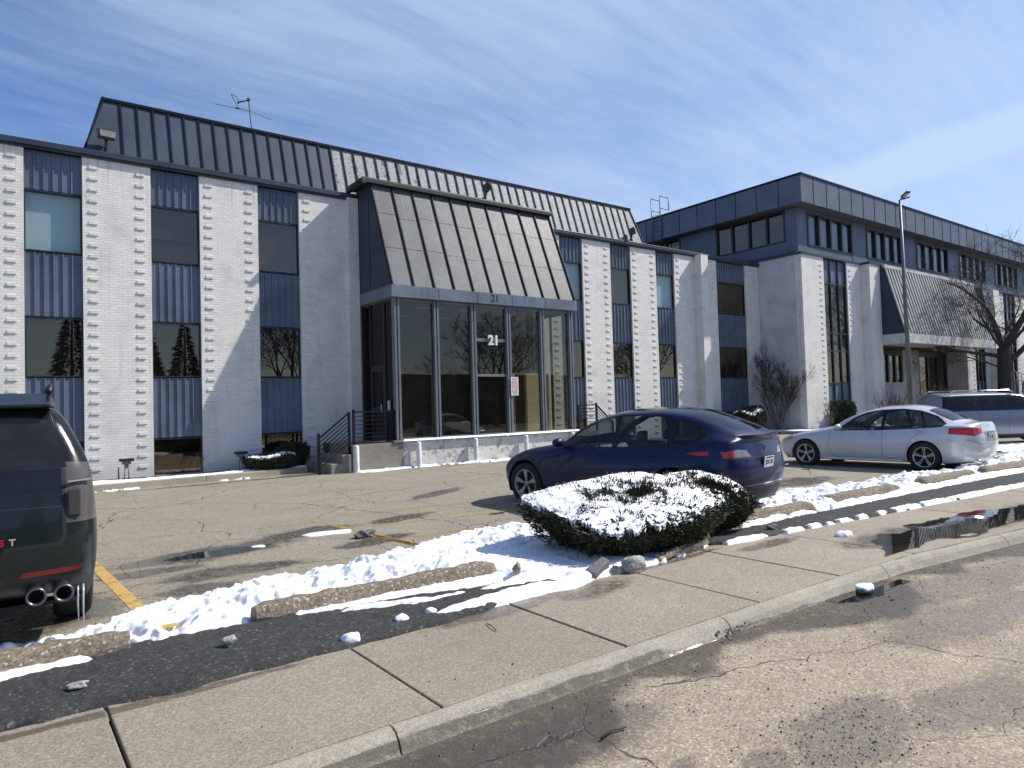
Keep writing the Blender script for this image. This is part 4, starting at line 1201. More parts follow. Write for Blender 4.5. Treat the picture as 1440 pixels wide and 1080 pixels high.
def liner(mb, x, y, z, r, wd, side):
    """dark inside of a wheel arch"""
    n = 24; vs = []; fs = []
    for k in range(n+1):
        t = math.pi*(-.12+1.24*k/n)
        for yy in (y, y-side*wd): vs.append((x+r*math.cos(t), yy, z+r*math.sin(t)))
    for k in range(n): fs.append((2*k, 2*k+1, 2*k+3, 2*k+2))
    fs.append([2*k+1 for k in range(n+1)])
    mb.add(vs, fs)
SIDE = lambda f: f.normal.y > .35
def seats(root, xs, z, m, w=.48, h=.62, yy=(.40, -.40)):
    for x in xs:
        for y in yy:
            mb = MB(); mb.hexa([(x-.22, y-w/2, z), (x+.28, y-w/2, z), (x+.28, y+w/2, z), (x-.22, y+w/2, z)], [(x-.22, y-w/2, z+.14), (x+.28, y-w/2, z+.17), (x+.28, y+w/2, z+.17), (x-.22, y+w/2, z+.14)])
            mb.hexa([(x-.26, y-w/2, z+.1), (x-.12, y-w/2, z+.1), (x-.12, y+w/2, z+.1), (x-.26, y+w/2, z+.1)], [(x-.42, y-w/2+.05, z+h), (x-.34, y-w/2+.05, z+h), (x-.34, y+w/2-.05, z+h), (x-.42, y+w/2-.05, z+h)])
            mb.hexa([(x-.43, y-.13, z+h+.03), (x-.34, y-.13, z+h+.03), (x-.34, y+.13, z+h+.03), (x-.43, y+.13, z+h+.03)], [(x-.45, y-.11, z+h+.21), (x-.38, y-.11, z+h+.21), (x-.38, y+.11, z+h+.21), (x-.45, y+.11, z+h+.21)])
            mb.build('seat', m, root, bevel=.03)
def steering(root, x, y, z):
    mb = MB(); pts = [(x-.10*math.sin(t)*.4, y+.18*math.cos(t), z+.18*math.sin(t)) for t in np.linspace(0, 2*math.pi, 17)]
    mb.tube(pts, .014, 6, cap=False); mb.bar((x, y-.17, z), (x, y+.17, z), .03); mb.build('steering_wheel', m_plastic, root)
def mirror(root, x, y, z, m, s):
    mb = MB(); mb.lump((x, y+s*.12, z), .1, 4, 3, (.75, 1.25, .75), .04, smooth=True); mb.bar((x+.04, y-s*.03, z-.05), (x+.02, y+s*.08, z-.04), .05, .04); mb.build('side_mirror', m, root)
def plate(root, x, y, z, tilt, txt, rz=90):
    mb = MB(); mb.box(-.006, 0, -.155, .155, -.08, .08); p = mb.build('licence_plate', [m_plate], root, bevel=.004)
    p.matrix_local = Matrix.Translation((x, y, z)) @ Matrix.Rotation(tilt, 4, 'Y')
    text_mesh('plate_text', txt, .085, .001, m_plateblue, p, Matrix.Translation((-.0075, 0, -.008)) @ Matrix.Rotation(R(-90), 4, 'Z') @ Matrix.Rotation(R(90), 4, 'X'), bold=True)
    mb = MB(); mb.box(-.0078, -.0062, -.12, .12, .052, .070); mb.build('plate_band', m_plateblue, p)
    mb = MB(); mb.box(.0005, .006, -.17, .17, -.092, .092); mb.build('plate_frame', m_plastic, p)

# --- dark blue electric crossover -----------------------------------------
def S(x, zb, w, z, xo=None):
    """eight points: w = y of P1..P6, z = z of P2..P7"""
    P = [(x, 0, zb), (x, w[0], zb)]+[(x, w[i], z[i-1]) for i in range(1, 6)]+[(x, 0, z[5])]
    if xo: P = [(p[0]+d, p[1], p[2]) for p, d in zip(P, xo)]
    return P
def E(px, py, pz): return [(px[i], py[i], pz[i]) for i in range(8)]
def blue_car(X, Y, ang, z0):
    t = thing('parked_car', 'dark blue electric hatchback crossover parked behind the snowy hedge', 'car', (X, Y, z0), R(90+ang))
    st = [
        E([3.55, 3.62, 3.73, 3.75, 3.66, 3.50, 3.36, 3.18], [0]*8, [.20, .20, .38, .56, .72, .82, .88, .925]),
        E([3.50, 3.56, 3.67, 3.69, 3.60, 3.44, 3.32, 3.18], [0, .42, .46, .48, .46, .38, .2, 0], [.20, .20, .38, .56, .73, .82, .88, .925]),
        E([3.30, 3.32, 3.42, 3.44, 3.36, 3.26, 3.22, 3.18], [0, .78, .82, .83, .80, .66, .36, 0], [.20, .20, .38, .56, .75, .85, .90, .925]),
        S(3.05, .20, [.86, .90, .915, .87, .72, .40], [.38, .58, .82, .91, .945, .96]),
        S(2.60, .20, [.88, .93, .95, .89, .76, .42], [.38, .60, .90, .97, 1.01, 1.025]),
        S(2.28, .20, [.88, .93, .955, .89, .80, .46], [.38, .62, .93, 1.02, 1.08, 1.095]),
        S(1.90, .20, [.88, .935, .96, .89, .79, .64], [.38, .64, .965, 1.12, 1.27, 1.33]),
        S(1.45, .20, [.88, .935, .96, .885, .76, .615], [.38, .66, .985, 1.24, 1.45, 1.525]),
        S(.95, .20, [.88, .935, .96, .88, .745, .60], [.38, .67, .995, 1.29, 1.53, 1.61]),
        S(.45, .20, [.88, .935, .96, .88, .74, .59], [.38, .68, 1.01, 1.30, 1.535, 1.62]),
        S(0.0, .20, [.88, .94, .965, .885, .735, .57], [.38, .70, 1.03, 1.28, 1.49, 1.58]),
        S(-.35, .21, [.87, .94, .965, .88, .72, .55], [.40, .72, 1.06, 1.24, 1.40, 1.48]),
        E([-.55, -.58, -.62, -.64, -.60, -.57, -.52, -.50], [0, .84, .90, .93, .86, .72, .54, 0], [.23, .23, .42, .74, 1.09, 1.22, 1.345, 1.415]),
        E([-.72, -.74, -.80, -.84, -.81, -.80, -.69, -.52], [0, .70, .80, .84, .80, .64, .46, 0], [.25, .25, .44, .72, 1.09, 1.175, 1.29, 1.406]),
        E([-.78, -.84, -.93, -.965, -.89, -.90, -.74, -.52], [0, .42, .48, .50, .48, .36, .22, 0], [.26, .26, .45, .70, 1.10, 1.170, 1.285, 1.405]),
        E([-.80, -.86, -.96, -.995, -.92, -.935, -.76, -.52], [0]*8, [.26, .26, .45, .70, 1.11, 1.170, 1.283, 1.405]),
    ]
    c = Car(st, p_blue)
    c.arch(0, .395, .36); c.arch(2.89, .395, .36)
    up_ = lambda f: f.normal.z > .2 and f.calc_center_median().z > .95
    # glass
    for poly, nm, m in (([(2.10, 1.03), (1.78, 1.25), (1.40, 1.42), (1.10, 1.475), (1.10, 1.02)], 'front_window', g_car),
                        ([(1.02, 1.02), (1.02, 1.48), (.60, 1.485), (.22, 1.44), (.12, 1.055)], 'rear_window', g_priv),
                        ([(.05, 1.06), (.15, 1.43), (-.15, 1.345), (-.50, 1.165), (-.38, 1.10)], 'quarter_window', g_priv)):
        pass
    c.paint_on([(2.20, 1.0), (1.80, 1.28), (1.40, 1.455), (1.05, 1.51), (.60, 1.515), (.2, 1.49), (-.18, 1.40), (-.58, 1.20), (-.40, 1.09), (.1, 1.03), (1.0, 1.0)], (0, 2), SIDE, m_gloss)
    c.take([(2.10, 1.025), (1.78, 1.25), (1.40, 1.42), (1.10, 1.475), (1.10, 1.02)], (0, 2), SIDE, 'front_window', g_car)
    c.take([(1.02, 1.02), (1.02, 1.48), (.60, 1.49), (.22, 1.46), (.12, 1.06)], (0, 2), SIDE, 'rear_window', g_car)
    c.take([(.05, 1.07), (.15, 1.445), (-.15, 1.37), (-.48, 1.205), (-.36, 1.115)], (0, 2), SIDE, 'quarter_window', g_priv)
    c.take([(2.20, 0), (2.06, .70), (1.45, .55), (1.38, 0)], (0, 1), up_, 'windscreen', g_car, True)
    c.take([(1.28, 0), (1.30, .54), (.0, .52), (-.02, 0)], (0, 1), up_, 'glass_roof', m_gloss, True)
    c.take([(-.08, 0), (-.06, .52), (-.46, .50), (-.74, .46), (-.83, 0)], (0, 1), up_, 'rear_screen', g_priv, True)
    rear = lambda f: f.calc_center_median().x < -.3 and f.normal.x < -.05 or f.calc_center_median().x < -.45
    c.take([(.42, .90), (.50, .99), (.66, 1.01), (.765, 1.0), (.765, .90)], (1, 2), rear, 'tail_lamp', m_lampsmoke2)
    c.take([(.765, .90), (.765, 1.0), (.875, .985), (.875, .90)], (1, 2), rear, 'tail_lamp', m_red)
    c.take([(-.20, .955), (-.45, .99), (-.56, .985), (-.56, .93), (-.40, .93)], (0, 2), SIDE, 'side_tail_lamp', m_red)
    c.take([(3.22, .79), (3.45, .70), (3.62, .62), (3.58, .71), (3.40, .80), (3.24, .85)], (0, 2), lambda f: f.normal.y > .15, 'headlamp', m_lampgrey)
    c.paint_on([(.0, .875), (.0, .895), (.86, .895), (.86, .875)], (1, 2), rear, m_plastic)
    c.paint_on([(.0, .22), (.0, .46), (.55, .46), (.70, .40), (.74, .22)], (1, 2), lambda f: f.calc_center_median().x < -.6, m_plastic)
    c.lines([(.0, .50), (.58, .50), (.80, .42)], lambda f: f.calc_center_median().x < -.5, m_chrome, .014, (1, 2))
    c.lines([(.0, .60), (.80, .60)], lambda f: f.calc_center_median().x < -.5, m_plastic, .010, (1, 2))
    c.paint_on([(-.6, .19), (3.6, .19), (3.6, .255), (-.6, .255)], (0, 2), SIDE, m_plastic)
    for pts in ([(2.28, .98), (2.32, .60), (2.20, .28)], [(1.06, 1.0), (1.05, .28)], [(-.30, 1.08), (.28, .72), (.42, .28)], [(2.2, .28), (.42, .28)]):
        c.lines(pts, SIDE, m_plastic, .007)
    c.lines([(.72, .56), (.62, .88), (.55, 1.03)], lambda f: f.calc_center_median().x < -.5, m_plastic, .007, (1, 2))
    c.finish(t)
    mb = MB()
    for x in (0, 2.89):
        for s in (1, -1): liner(mb, x, s*.93, .36, .41, .42, s)
    mb.box(-.7, 3.3, -.86, .86, .205, .22); mb.build('wheel_well', m_plastic, t)
    for x in (0, 2.89):
        for s in (1, -1): wheel(t, x, s*.84, .355, .355, .24, 5, m_rimdk, rim=.70, side=s)
    for s in (1, -1):
        mirror(t, 2.05, s*.90, 1.08, p_blue, s)
        for x in (1.28, .36):
            mb = MB(); mb.box(x-.10, x+.10, min(s*.925, s*.938), max(s*.925, s*.938), .895, .92); mb.build('door_handle', p_blue, t, bevel=.005)
    seats(t, [1.25, .2], .42, m_seat); steering(t, 1.82, .40, 1.0)
    mb = MB(); mb.hexa([(1.85, -.72, .85), (2.4, -.72, .85), (2.4, .72, .85), (1.85, .72, .85)], [(1.95, -.72, .98), (2.3, -.72, 1.0), (2.3, .72, 1.0), (1.95, .72, .98)]); mb.build('dashboard', m_plastic, t)
    plate(t, -1.0, 0, .805, R(-8), 'Z51 81')
    mb = MB()   # T shaped badge
    mb.box(-.012, 0, -.045, .045, .045, .06); mb.hexa([(-.012, -.006, -.06), (0, -.006, -.06), (0, .006, -.06), (-.012, .006, -.06)], [(-.012, -.018, .044), (0, -.018, .044), (0, .018, .044), (-.012, .018, .044)])
    sp = MB(); ys = np.linspace(-.64, .64, 15)
    for a, b in zip(ys[:-1], ys[1:]):
        fx = lambda y: -.915+.16*(y/.64)**4
        sp.hexa([(fx(a)-.035, a, 1.162), (fx(b)-.035, b, 1.162), (fx(b)+.07, b, 1.175), (fx(a)+.07, a, 1.175)], [(fx(a)-.04, a, 1.188), (fx(b)-.04, b, 1.188), (fx(b)+.06, b, 1.206), (fx(a)+.06, a, 1.206)])
    sp.build('spoiler', m_gloss, t)
    bd = mb.build('badge', m_chrome, t); bd.matrix_local = Matrix.Translation((-.95, 0, 1.0)) @ Matrix.Rotation(R(-12), 4, 'Y')
    mb = MB(); mb.box(-1.0, -.99, -.66, -.54, .705, .722); mb.build('model_badge', m_chrome, t)
    return t
blue_car(8.83, 6.84, 8.6, .0).scale = (1.02, 1.01, 1.01)

# --- white sedan ------------------------------------------------------------
def sedan(X, Y, ang, z0):
    t = thing('parked_car', 'white four door sedan with red tail lamps parked right of the dark blue car', 'car', (X, Y, z0), R(90+ang))
    st = [
        E([3.50, 3.56, 3.66, 3.68, 3.62, 3.50, 3.38, 3.20], [0]*8, [.20, .20, .36, .52, .64, .71, .76, .80]),
        E([3.46, 3.50, 3.61, 3.63, 3.57, 3.45, 3.35, 3.20], [0, .40, .46, .48, .46, .38, .2, 0], [.20, .20, .36, .52, .65, .72, .765, .80]),
        E([3.25, 3.28, 3.36, 3.38, 3.32, 3.26, 3.22, 3.18], [0, .74, .79, .80, .77, .62, .34, 0], [.20, .20, .36, .53, .69, .77, .80, .81]),
        S(2.95, .19, [.82, .86, .875, .83, .68, .38], [.36, .55, .77, .84, .855, .86]),
        S(2.55, .19, [.83, .88, .90, .84, .71, .40], [.36, .56, .83, .90, .93, .94]),
        S(2.20, .19, [.83, .885, .905, .84, .74, .44], [.36, .57, .87, .955, 1.0, 1.015]),
        S(1.85, .19, [.83, .89, .91, .84, .74, .60], [.36, .58, .90, 1.04, 1.16, 1.20]),
        S(1.45, .19, [.83, .89, .91, .835, .71, .58], [.36, .60, .92, 1.15, 1.32, 1.375]),
        S(.95, .19, [.83, .89, .91, .83, .69, .56], [.36, .61, .935, 1.19, 1.40, 1.475]),
        S(.50, .19, [.83, .89, .91, .83, .685, .55], [.36, .63, .95, 1.19, 1.41, 1.49]),
        S(.05, .19, [.83, .895, .915, .84, .69, .54], [.36, .65, .975, 1.17, 1.35, 1.43]),
        S(-.28, .20, [.82, .895, .915, .845, .70, .52], [.38, .68, .995, 1.11, 1.24, 1.31]),
        S(-.55, .21, [.81, .885, .905, .84, .73, .50], [.38, .70, 1.01, 1.05, 1.115, 1.16]),
        E([-.70, -.72, -.76, -.78, -.76, -.74, -.74, -.74], [0, .76, .83, .86, .80, .68, .40, 0], [.23, .23, .40, .70, 1.01, 1.05, 1.075, 1.085]),
        E([-.82, -.84, -.90, -.93, -.90, -.86, -.82, -.80], [0, .64, .72, .75, .71, .58, .36, 0], [.25, .25, .42, .66, .985, 1.06, 1.08, 1.085]),
        E([-.88, -.94, -1.01, -1.035, -.985, -.96, -.86, -.82], [0, .38, .44, .46, .44, .34, .2, 0], [.26, .26, .43, .65, .97, 1.075, 1.088, 1.088]),
        E([-.90, -.97, -1.035, -1.06, -1.0, -.975, -.87, -.82], [0]*8, [.26, .26, .43, .65, .97, 1.08, 1.09, 1.09]),
    ]
    c = Car(st, p_silverwhite)
    c.arch(0, .365, .335); c.arch(2.75, .365, .335)
    c.paint_on([(2.02, .90), (1.60, 1.20), (1.30, 1.335), (.95, 1.395), (.5, 1.41), (.12, 1.36), (-.22, 1.235), (-.44, 1.06), (-.36, 1.00), (.2, .955), (1.0, .915)], (0, 2), SIDE, m_gloss)
    c.take([(1.92, .93), (1.58, 1.165), (1.28, 1.30), (.98, 1.36), (.93, 1.365), (.93, .935)], (0, 2), SIDE, 'front_window', g_car)
    c.take([(.85, .935), (.85, 1.37), (.5, 1.375), (.14, 1.33), (-.0, 1.005), (.02, .97)], (0, 2), SIDE, 'rear_window', g_car)
    c.take([(-.05, .985), (.09, 1.315), (-.20, 1.20), (-.38, 1.06), (-.33, 1.015)], (0, 2), SIDE, 'quarter_window', g_car)
    up_ = lambda f: f.normal.z > .2 and f.calc_center_median().z > .9
    c.take([(2.12, 0), (1.98, .66), (1.42, .53), (1.35, 0)], (0, 1), up_, 'windscreen', g_car, True)
    c.take([(-.02, 0), (.0, .50), (-.30, .56), (-.50, .56), (-.60, 0)], (0, 1), up_, 'rear_screen', g_car, True)
    c.take([(3.12, .70), (3.40, .63), (3.55, .56), (3.52, .66), (3.36, .73), (3.14, .77)], (0, 2), lambda f: f.normal.y > .15, 'headlamp', m_lampgrey)
    rr_ = lambda f: f.calc_center_median().x < -.40
    c.take([(.40, .87), (.44, .965), (.70, .985), (.99, .985), (.99, .86), (.70, .80)], (1, 2), lambda f: f.calc_center_median().x < -.52 and f.normal.z < .75, 'tail_lamp', m_red)
    c.paint_on([(.0, .66), (.0, .885), (.37, .885), (.30, .66)], (1, 2), rr_, simple('plate_recess', (.24, .24, .25), .5))
    c.strip((.0, .895), (.40, .895), rr_, m_chrome, .022, (1, 2))
    c.lines([(.0, .62), (.55, .62), (.84, .72)], rr_, m_plastic, .007, (1, 2))
    c.lines([(.42, 1.07), (.42, .64)], rr_, m_plastic, .006, (1, 2))
    for pts in ([(2.12, .92), (2.16, .55), (2.05, .27)], [(.89, .93), (.88, .27)], [(-.06, .97), (.26, .72), (.40, .40), (.42, .27)], [(2.05, .27), (.42, .27)]):
        c.lines(pts, SIDE, m_plastic, .007)
    c.finish(t)
    mb = MB()
    for x in (0, 2.75):
        for s in (1, -1): liner(mb, x, s*.87, .335, .378, .40, s)
    mb.box(-.7, 3.3, -.8, .8, .192, .21); mb.build('wheel_well', m_plastic, t)
    for x in (0, 2.75):
        for s in (1, -1): wheel(t, x, s*.80, .33, .33, .22, 5, m_rim, two=True, rim=.70, side=s)
    for s in (1, -1):
        mirror(t, 1.86, s*.86, .99, p_silverwhite, s)
        for x in (1.12, .06):
            mb = MB(); mb.lump((x, s*.912, .86), .1, 2, 2, (1.0, .14, .16), .02, smooth=True); mb.build('door_handle', p_silverwhite, t)
        mb = MB(); mb.box(.45, 2.3, min(s*.86, s*.905), max(s*.86, s*.905), .20, .265); mb.build('side_skirt', p_silverwhite, t, bevel=.015)
    seats(t, [1.05, .12], .38, m_seatlt, h=.58); steering(t, 1.62, .38, .92)
    mb = MB(); mb.hexa([(1.65, -.68, .78), (2.2, -.68, .78), (2.2, .68, .78), (1.65, .68, .78)], [(1.75, -.68, .90), (2.1, -.68, .93), (2.1, .68, .93), (1.75, .68, .90)]); mb.build('dashboard', m_plastic, t)
    plate(t, -1.045, 0, .775, R(-3), 'LM 205')
    mb = MB(); mb.lathe([(.052, 0), (.05, .008), (0, .009)], 20, 'z'); b = mb.build('badge', m_chrome, t); b.matrix_local = Matrix.Translation((-.985, 0, 1.01)) @ Matrix.Rotation(R(-80), 4, 'Y') @ Matrix.Diagonal((.6, 1, 1, 1))
    for s in (1, -1):
        mb = MB(); mb.tube([(-.70, s*.52, .25), (-1.0, s*.52, .25)], .04, 12); mb.build('tailpipe', m_chrome, t)
    return t
sedan(17.5, 6.95, 2.1, -.02)

# --- dark green SUV, tail end at the left edge -----------------------------
def green_suv(X, Y, ang):
    t = thing('parked_suv', 'dirty deep green suv seen from behind at the left edge with twin exhaust tips', 'suv', (X, Y, 0), R(90+ang))
    def SB(x, zb, f=1.0): return S(x, zb, [.93*f, .99*f, 1.02*f, .985*f, .90*f, .72*f], [.48, .80, 1.30, 1.56, 1.83, 1.915])
    st = [
        E([3.9, 3.95, 4.05, 4.06, 4.02, 3.9, 3.7, 3.5], [0]*8, [.3, .3, .5, .8, 1.02, 1.1, 1.14, 1.17]),
        E([3.8, 3.85, 3.93, 3.94, 3.9, 3.8, 3.65, 3.5], [0, .55, .62, .64, .62, .5, .25, 0], [.3, .3, .5, .8, 1.02, 1.1, 1.14, 1.17]),
        S(3.5, .28, [.88, .94, .96, .93, .8, .45], [.5, .8, 1.05, 1.12, 1.16, 1.18]),
        S(2.5, .28, [.92, .99, 1.01, .97, .85, .5], [.5, .8, 1.12, 1.18, 1.22, 1.24]),
        S(2.1, .28, [.92, .99, 1.01, .97, .86, .62], [.5, .8, 1.20, 1.34, 1.46, 1.5]),
        S(1.4, .28, [.92, .99, 1.02, .98, .86, .7], [.5, .8, 1.26, 1.56, 1.80, 1.87]),
        SB(.6, .28), SB(-.4, .28),
        S(-.85, .34, [.93, .99, 1.015, .975, .885, .70], [.50, .80, 1.30, 1.56, 1.82, 1.905]),
        E([-1.02, -1.04, -1.06, -1.08, -1.06, -1.0, -.93, -.90], [0, .86, .97, .985, .955, .86, .66, 0], [.42, .42, .54, .82, 1.30, 1.56, 1.81, 1.895]),
        E([-1.12, -1.14, -1.20, -1.21, -1.15, -1.06, -.97, -.93], [0, .72, .85, .87, .84, .76, .56, 0], [.46, .46, .56, .82, 1.30, 1.56, 1.80, 1.89]),
        E([-1.15, -1.18, -1.27, -1.27, -1.19, -1.09, -.98, -.93], [0, .40, .46, .47, .46, .42, .3, 0], [.47, .47, .57, .82, 1.30, 1.56, 1.80, 1.89]),
        E([-1.16, -1.19, -1.29, -1.29, -1.20, -1.10, -.98, -.93], [0]*8, [.47, .47, .57, .82, 1.30, 1.56, 1.80, 1.89]),
    ]
    c = Car(st, p_green)
    c.arch(0, .455, .41); c.arch(3.07, .455, .41)
    rr_ = lambda f: f.calc_center_median().x < -.86 and f.normal.x < -.3
    c.take([(0, 1.36), (0, 1.80), (.70, 1.79), (.80, 1.36)], (1, 2), rr_, 'rear_screen', g_dirty, True)
    c.take([(.79, .955), (.79, 1.40), (1.03, 1.38), (1.03, .955)], (1, 2), lambda f: f.calc_center_median().x < -.9, 'tail_lamp', m_lampsmoke)
    c.paint_on([(.79, 1.36), (.70, 1.82), (.99, 1.80), (1.03, 1.36)], (1, 2), lambda f: f.calc_center_median().x < -.86, m_gloss)
    c.take([(-.86, 1.36), (-.82, 1.72), (-.3, 1.74), (-.3, 1.36)], (0, 2), SIDE, 'quarter_window', g_priv)
    c.take([(-.2, 1.36), (-.2, 1.74), (.7, 1.74), (.7, 1.36)], (0, 2), SIDE, 'rear_window', g_priv)
    low = lambda f: f.calc_center_median().x < -.9
    c.take([(.50, .600), (.53, .634), (.90, .634), (.86, .600)], (1, 2), low, 'reflector', m_reddk)
    c.paint_on([(0, .36), (0, .62), (.38, .62), (.44, .575), (.90, .575), (1.0, .50), (1.0, .36)], (1, 2), low, m_plastic)
    c.paint_on([(0, .76), (0, .795), (.76, .80), (.79, .86), (.79, 1.36), (.765, 1.36), (.765, .87), (.735, .825), (.0, .82)], (1, 2), rr_, m_plastic)
    c.paint_on([(0, 1.19), (0, 1.355), (.765, 1.355), (.765, 1.12), (.66, 1.19)], (1, 2), rr_, m_gloss)
    c.lines([(0, 1.10), (.76, 1.08)], rr_, m_plastic, .01, (1, 2))
    c.finish(t)
    for s in (1, -1):
        mb = MB(); mb.box(-1.225, -1.19, min(s*.80, s*.885), max(s*.80, s*.885), 1.0, 1.20); mb.build('lamp_cell', m_lampdk, t, bevel=.012)
        mb = MB(); mb.bar((-1.20, s*.795, 1.255), (-1.13, s*.96, 1.262), .02, .012); mb.build('lamp_trim', m_chrome, t)
        pr_ = None
        for yy in (.60, .765):
            mb = MB(); mb.lathe([(.048, .0), (.048, .18), (.060, .185), (.064, .17), (.064, .0)], 24, 'y')
            mb.v = [(-1.16-b, s*yy+a, .47+c2) for a, b, c2 in mb.v]
            q = mb.build('exhaust_tip', m_dullsteel, t)
            mb = MB(); mb.lathe([(0, .03), (.047, .03)], 24, 'y'); mb.v = [(-1.16-b, s*yy+a, .47+c2) for a, b, c2 in mb.v]; mb.build('exhaust_bore', m_plastic, q)
        mb = MB(); mb.box(-1.32, -1.26, min(s*.655, s*.715), max(s*.655, s*.715), .46, .48); mb.build('exhaust_bracket', m_chrome, t)
    mb = MB()
    for s in (1, -1):
        for x in (0, 3.07): liner(mb, x, s*.98, .41, .47, .42, s)
    mb.box(-1.05, 3.6, -.9, .9, .34, .37); mb.box(-1.0, -.2, -.5, .5, .28, .339); mb.build('wheel_well', m_plastic, t)
    for x in (0, 3.07):
        for s in (1, -1):
            wheel(t, x, s*.89, .41, .41, .275, 6, m_rim, rim=.66, side=s)
    mb = MB(); mb.hexa([(-1.06, -.74, 1.80), (-.75, -.74, 1.85), (-.75, .74, 1.85), (-1.06, .74, 1.80)], [(-1.08, -.70, 1.83), (-.75, -.72, 1.93), (-.75, .72, 1.93), (-1.08, .70, 1.83)]); mb.build('spoiler', p_green, t, bevel=.02)
    for s in (1, -1):
        mb = MB(); mb.tube([(-.85, s*.70, 1.93), (-.7, s*.72, 1.985), (1.2, s*.72, 1.96), (1.35, s*.7, 1.90)], .022, 8); mb.build('roof_rail', m_plastic, t)
    tm = lambda y, z: Matrix.Translation((-1.302, y, z)) @ Matrix.Rotation(R(-90), 4, 'Z') @ Matrix.Rotation(R(90), 4, 'X') @ Matrix.Shear('XZ', 4, (0, 0))
    text_mesh('badge', 'RS', .062, .006, m_paintred, t, tm(-.385, .865), bold=True); text_mesh('badge', 'T', .062, .006, m_chrome, t, tm(-.465, .865), bold=True)
    mb = MB(); mb.box(-1.262, -1.245, -.16, .16, .98, 1.09); mb.build('plate_recess', m_plastic, t, bevel=.01)
    # two icicles hanging from the bumper corner
    for k, (y, l) in enumerate(((-.90, .34), (-.865, .28))):
        mb = MB(); mb.tube([(0, 0, 0), (0, 0, -l*.6), (.005, 0, -l)], [.008, .006, .002], 6); o = mb.build('icicle', m_ice)
        o.location = t.matrix_basis @ Vector((-1.10, y, .47)); tag(o, ['longer thin icicle under the green suv bumper', 'shorter thin icicle beside the exhaust tips of the green suv'][k], 'icicle', 'icicles under the suv bumper')
    return t
green_suv(-.33, 7.33, -1.0)

# --- silver long-roof car beyond the sedan ---------------------------------
def silver_suv(X, Y, rz):
    t = thing('parked_suv', 'boxy silver suv with dark windows seen side on at the right edge', 'suv', (X, Y, 0), rz)
    st = [
        E([3.7, 3.75, 3.83, 3.84, 3.8, 3.7, 3.5, 3.3], [0]*8, [.22, .22, .42, .66, .86, .96, 1.02, 1.05]),
        E([3.6, 3.65, 3.73, 3.74, 3.7, 3.6, 3.45, 3.3], [0, .5, .56, .58, .56, .45, .2, 0], [.22, .22, .42, .66, .86, .96, 1.02, 1.05]),
        S(3.4, .22, [.84, .90, .92, .89, .76, .4], [.42, .66, .92, 1.0, 1.05, 1.06]),
        S(2.6, .22, [.86, .92, .95, .91, .82, .45], [.42, .66, 1.0, 1.06, 1.1, 1.12]),
        S(2.2, .22, [.86, .92, .95, .91, .83, .62], [.42, .66, 1.04, 1.2, 1.34, 1.38]),
        S(1.7, .22, [.86, .93, .955, .92, .83, .66], [.42, .66, 1.06, 1.36, 1.60, 1.66]),
        S(1.0, .22, [.86, .93, .955, .92, .83, .66], [.42, .66, 1.07, 1.38, 1.65, 1.72]),
        S(0, .22, [.86, .93, .955, .92, .83, .66], [.42, .66, 1.08, 1.38, 1.66, 1.735]),
        S(-.7, .25, [.86, .93, .95, .91, .82, .65], [.42, .66, 1.09, 1.37, 1.64, 1.715]),
        E([-.95, -.97, -1.0, -1.02, -.98, -.90, -.84, -.82], [0, .8, .90, .92, .88, .8, .62, 0], [.3, .3, .44, .68, 1.08, 1.36, 1.62, 1.70]),
        E([-1.05, -1.07, -1.12, -1.13, -1.08, -.98, -.88, -.85], [0, .45, .5, .52, .5, .45, .35, 0], [.32, .32, .45, .68, 1.08, 1.36, 1.62, 1.70]),
        E([-1.07, -1.09, -1.14, -1.15, -1.10, -1.0, -.89, -.85], [0]*8, [.32, .32, .45, .68, 1.08, 1.36, 1.62, 1.70]),
    ]
    c = Car(st, p_silver, 5, 5)
    c.arch(0, .39, .36); c.arch(2.99, .39, .36)
    c.paint_on([(-1.04, 1.12), (-.90, 1.60), (1.62, 1.60), (2.25, 1.12)], (0, 2), SIDE, m_gloss)
    c.take([(-.88, 1.15), (-.80, 1.57), (.10, 1.58), (.10, 1.15)], (0, 2), SIDE, 'quarter_window', g_priv)
    c.take([(.16, 1.15), (.16, 1.58), (1.02, 1.58), (1.02, 1.15)], (0, 2), SIDE, 'rear_window', g_priv)
    c.take([(1.14, 1.15), (1.14, 1.58), (1.6, 1.57), (2.12, 1.15)], (0, 2), SIDE, 'front_window', g_car)
    for pts in ([(2.3, 1.1), (2.3, .3)], [(1.08, 1.12), (1.08, .3)], [(.12, 1.12), (.20, .8), (.40, .5), (.45, .3)]): c.lines(pts, SIDE, m_plastic, .008)
    c.paint_on([(-1.2, .2), (3.8, .2), (3.8, .36), (-1.2, .36)], (0, 2), SIDE, m_plastic)
    c.take([(.66, .9), (.66, 1.08), (.84, 1.08), (.84, .9)], (1, 2), lambda f: f.calc_center_median().x < -.85, 'tail_lamp', m_red)
    c.finish(t)
    mb = MB()
    for s in (1, -1):
        for x in (0, 2.99): liner(mb, x, s*.92, .36, .40, .4, s)
    mb.box(-.9, 3.4, -.85, .85, .23, .25); mb.build('wheel_well', m_plastic, t)
    for x in (0, 2.99):
        for s in (1, -1): wheel(t, x, s*.83, .355, .355, .23, 7, m_rim, rim=.68, side=s)
    for s in (1, -1):
        mirror(t, 2.05, s*.92, 1.16, p_silver, s)
        for x in (1.25, .30):
            mb = MB(); mb.box(x-.11, x+.11, min(s*.952, s*.972), max(s*.952, s*.972), .96, .99); mb.build('door_handle', p_silver, t, bevel=.006)
        mb = MB(); mb.tube([(-.6, s*.66, 1.70), (-.5, s*.67, 1.78), (1.3, s*.67, 1.77), (1.45, s*.66, 1.69)], .02, 6); mb.build('roof_rail', m_rim, t)
    seats(t, [1.2], .45, m_seat)
    return t
silver_suv(25.75, 9.65, R(-36.9))
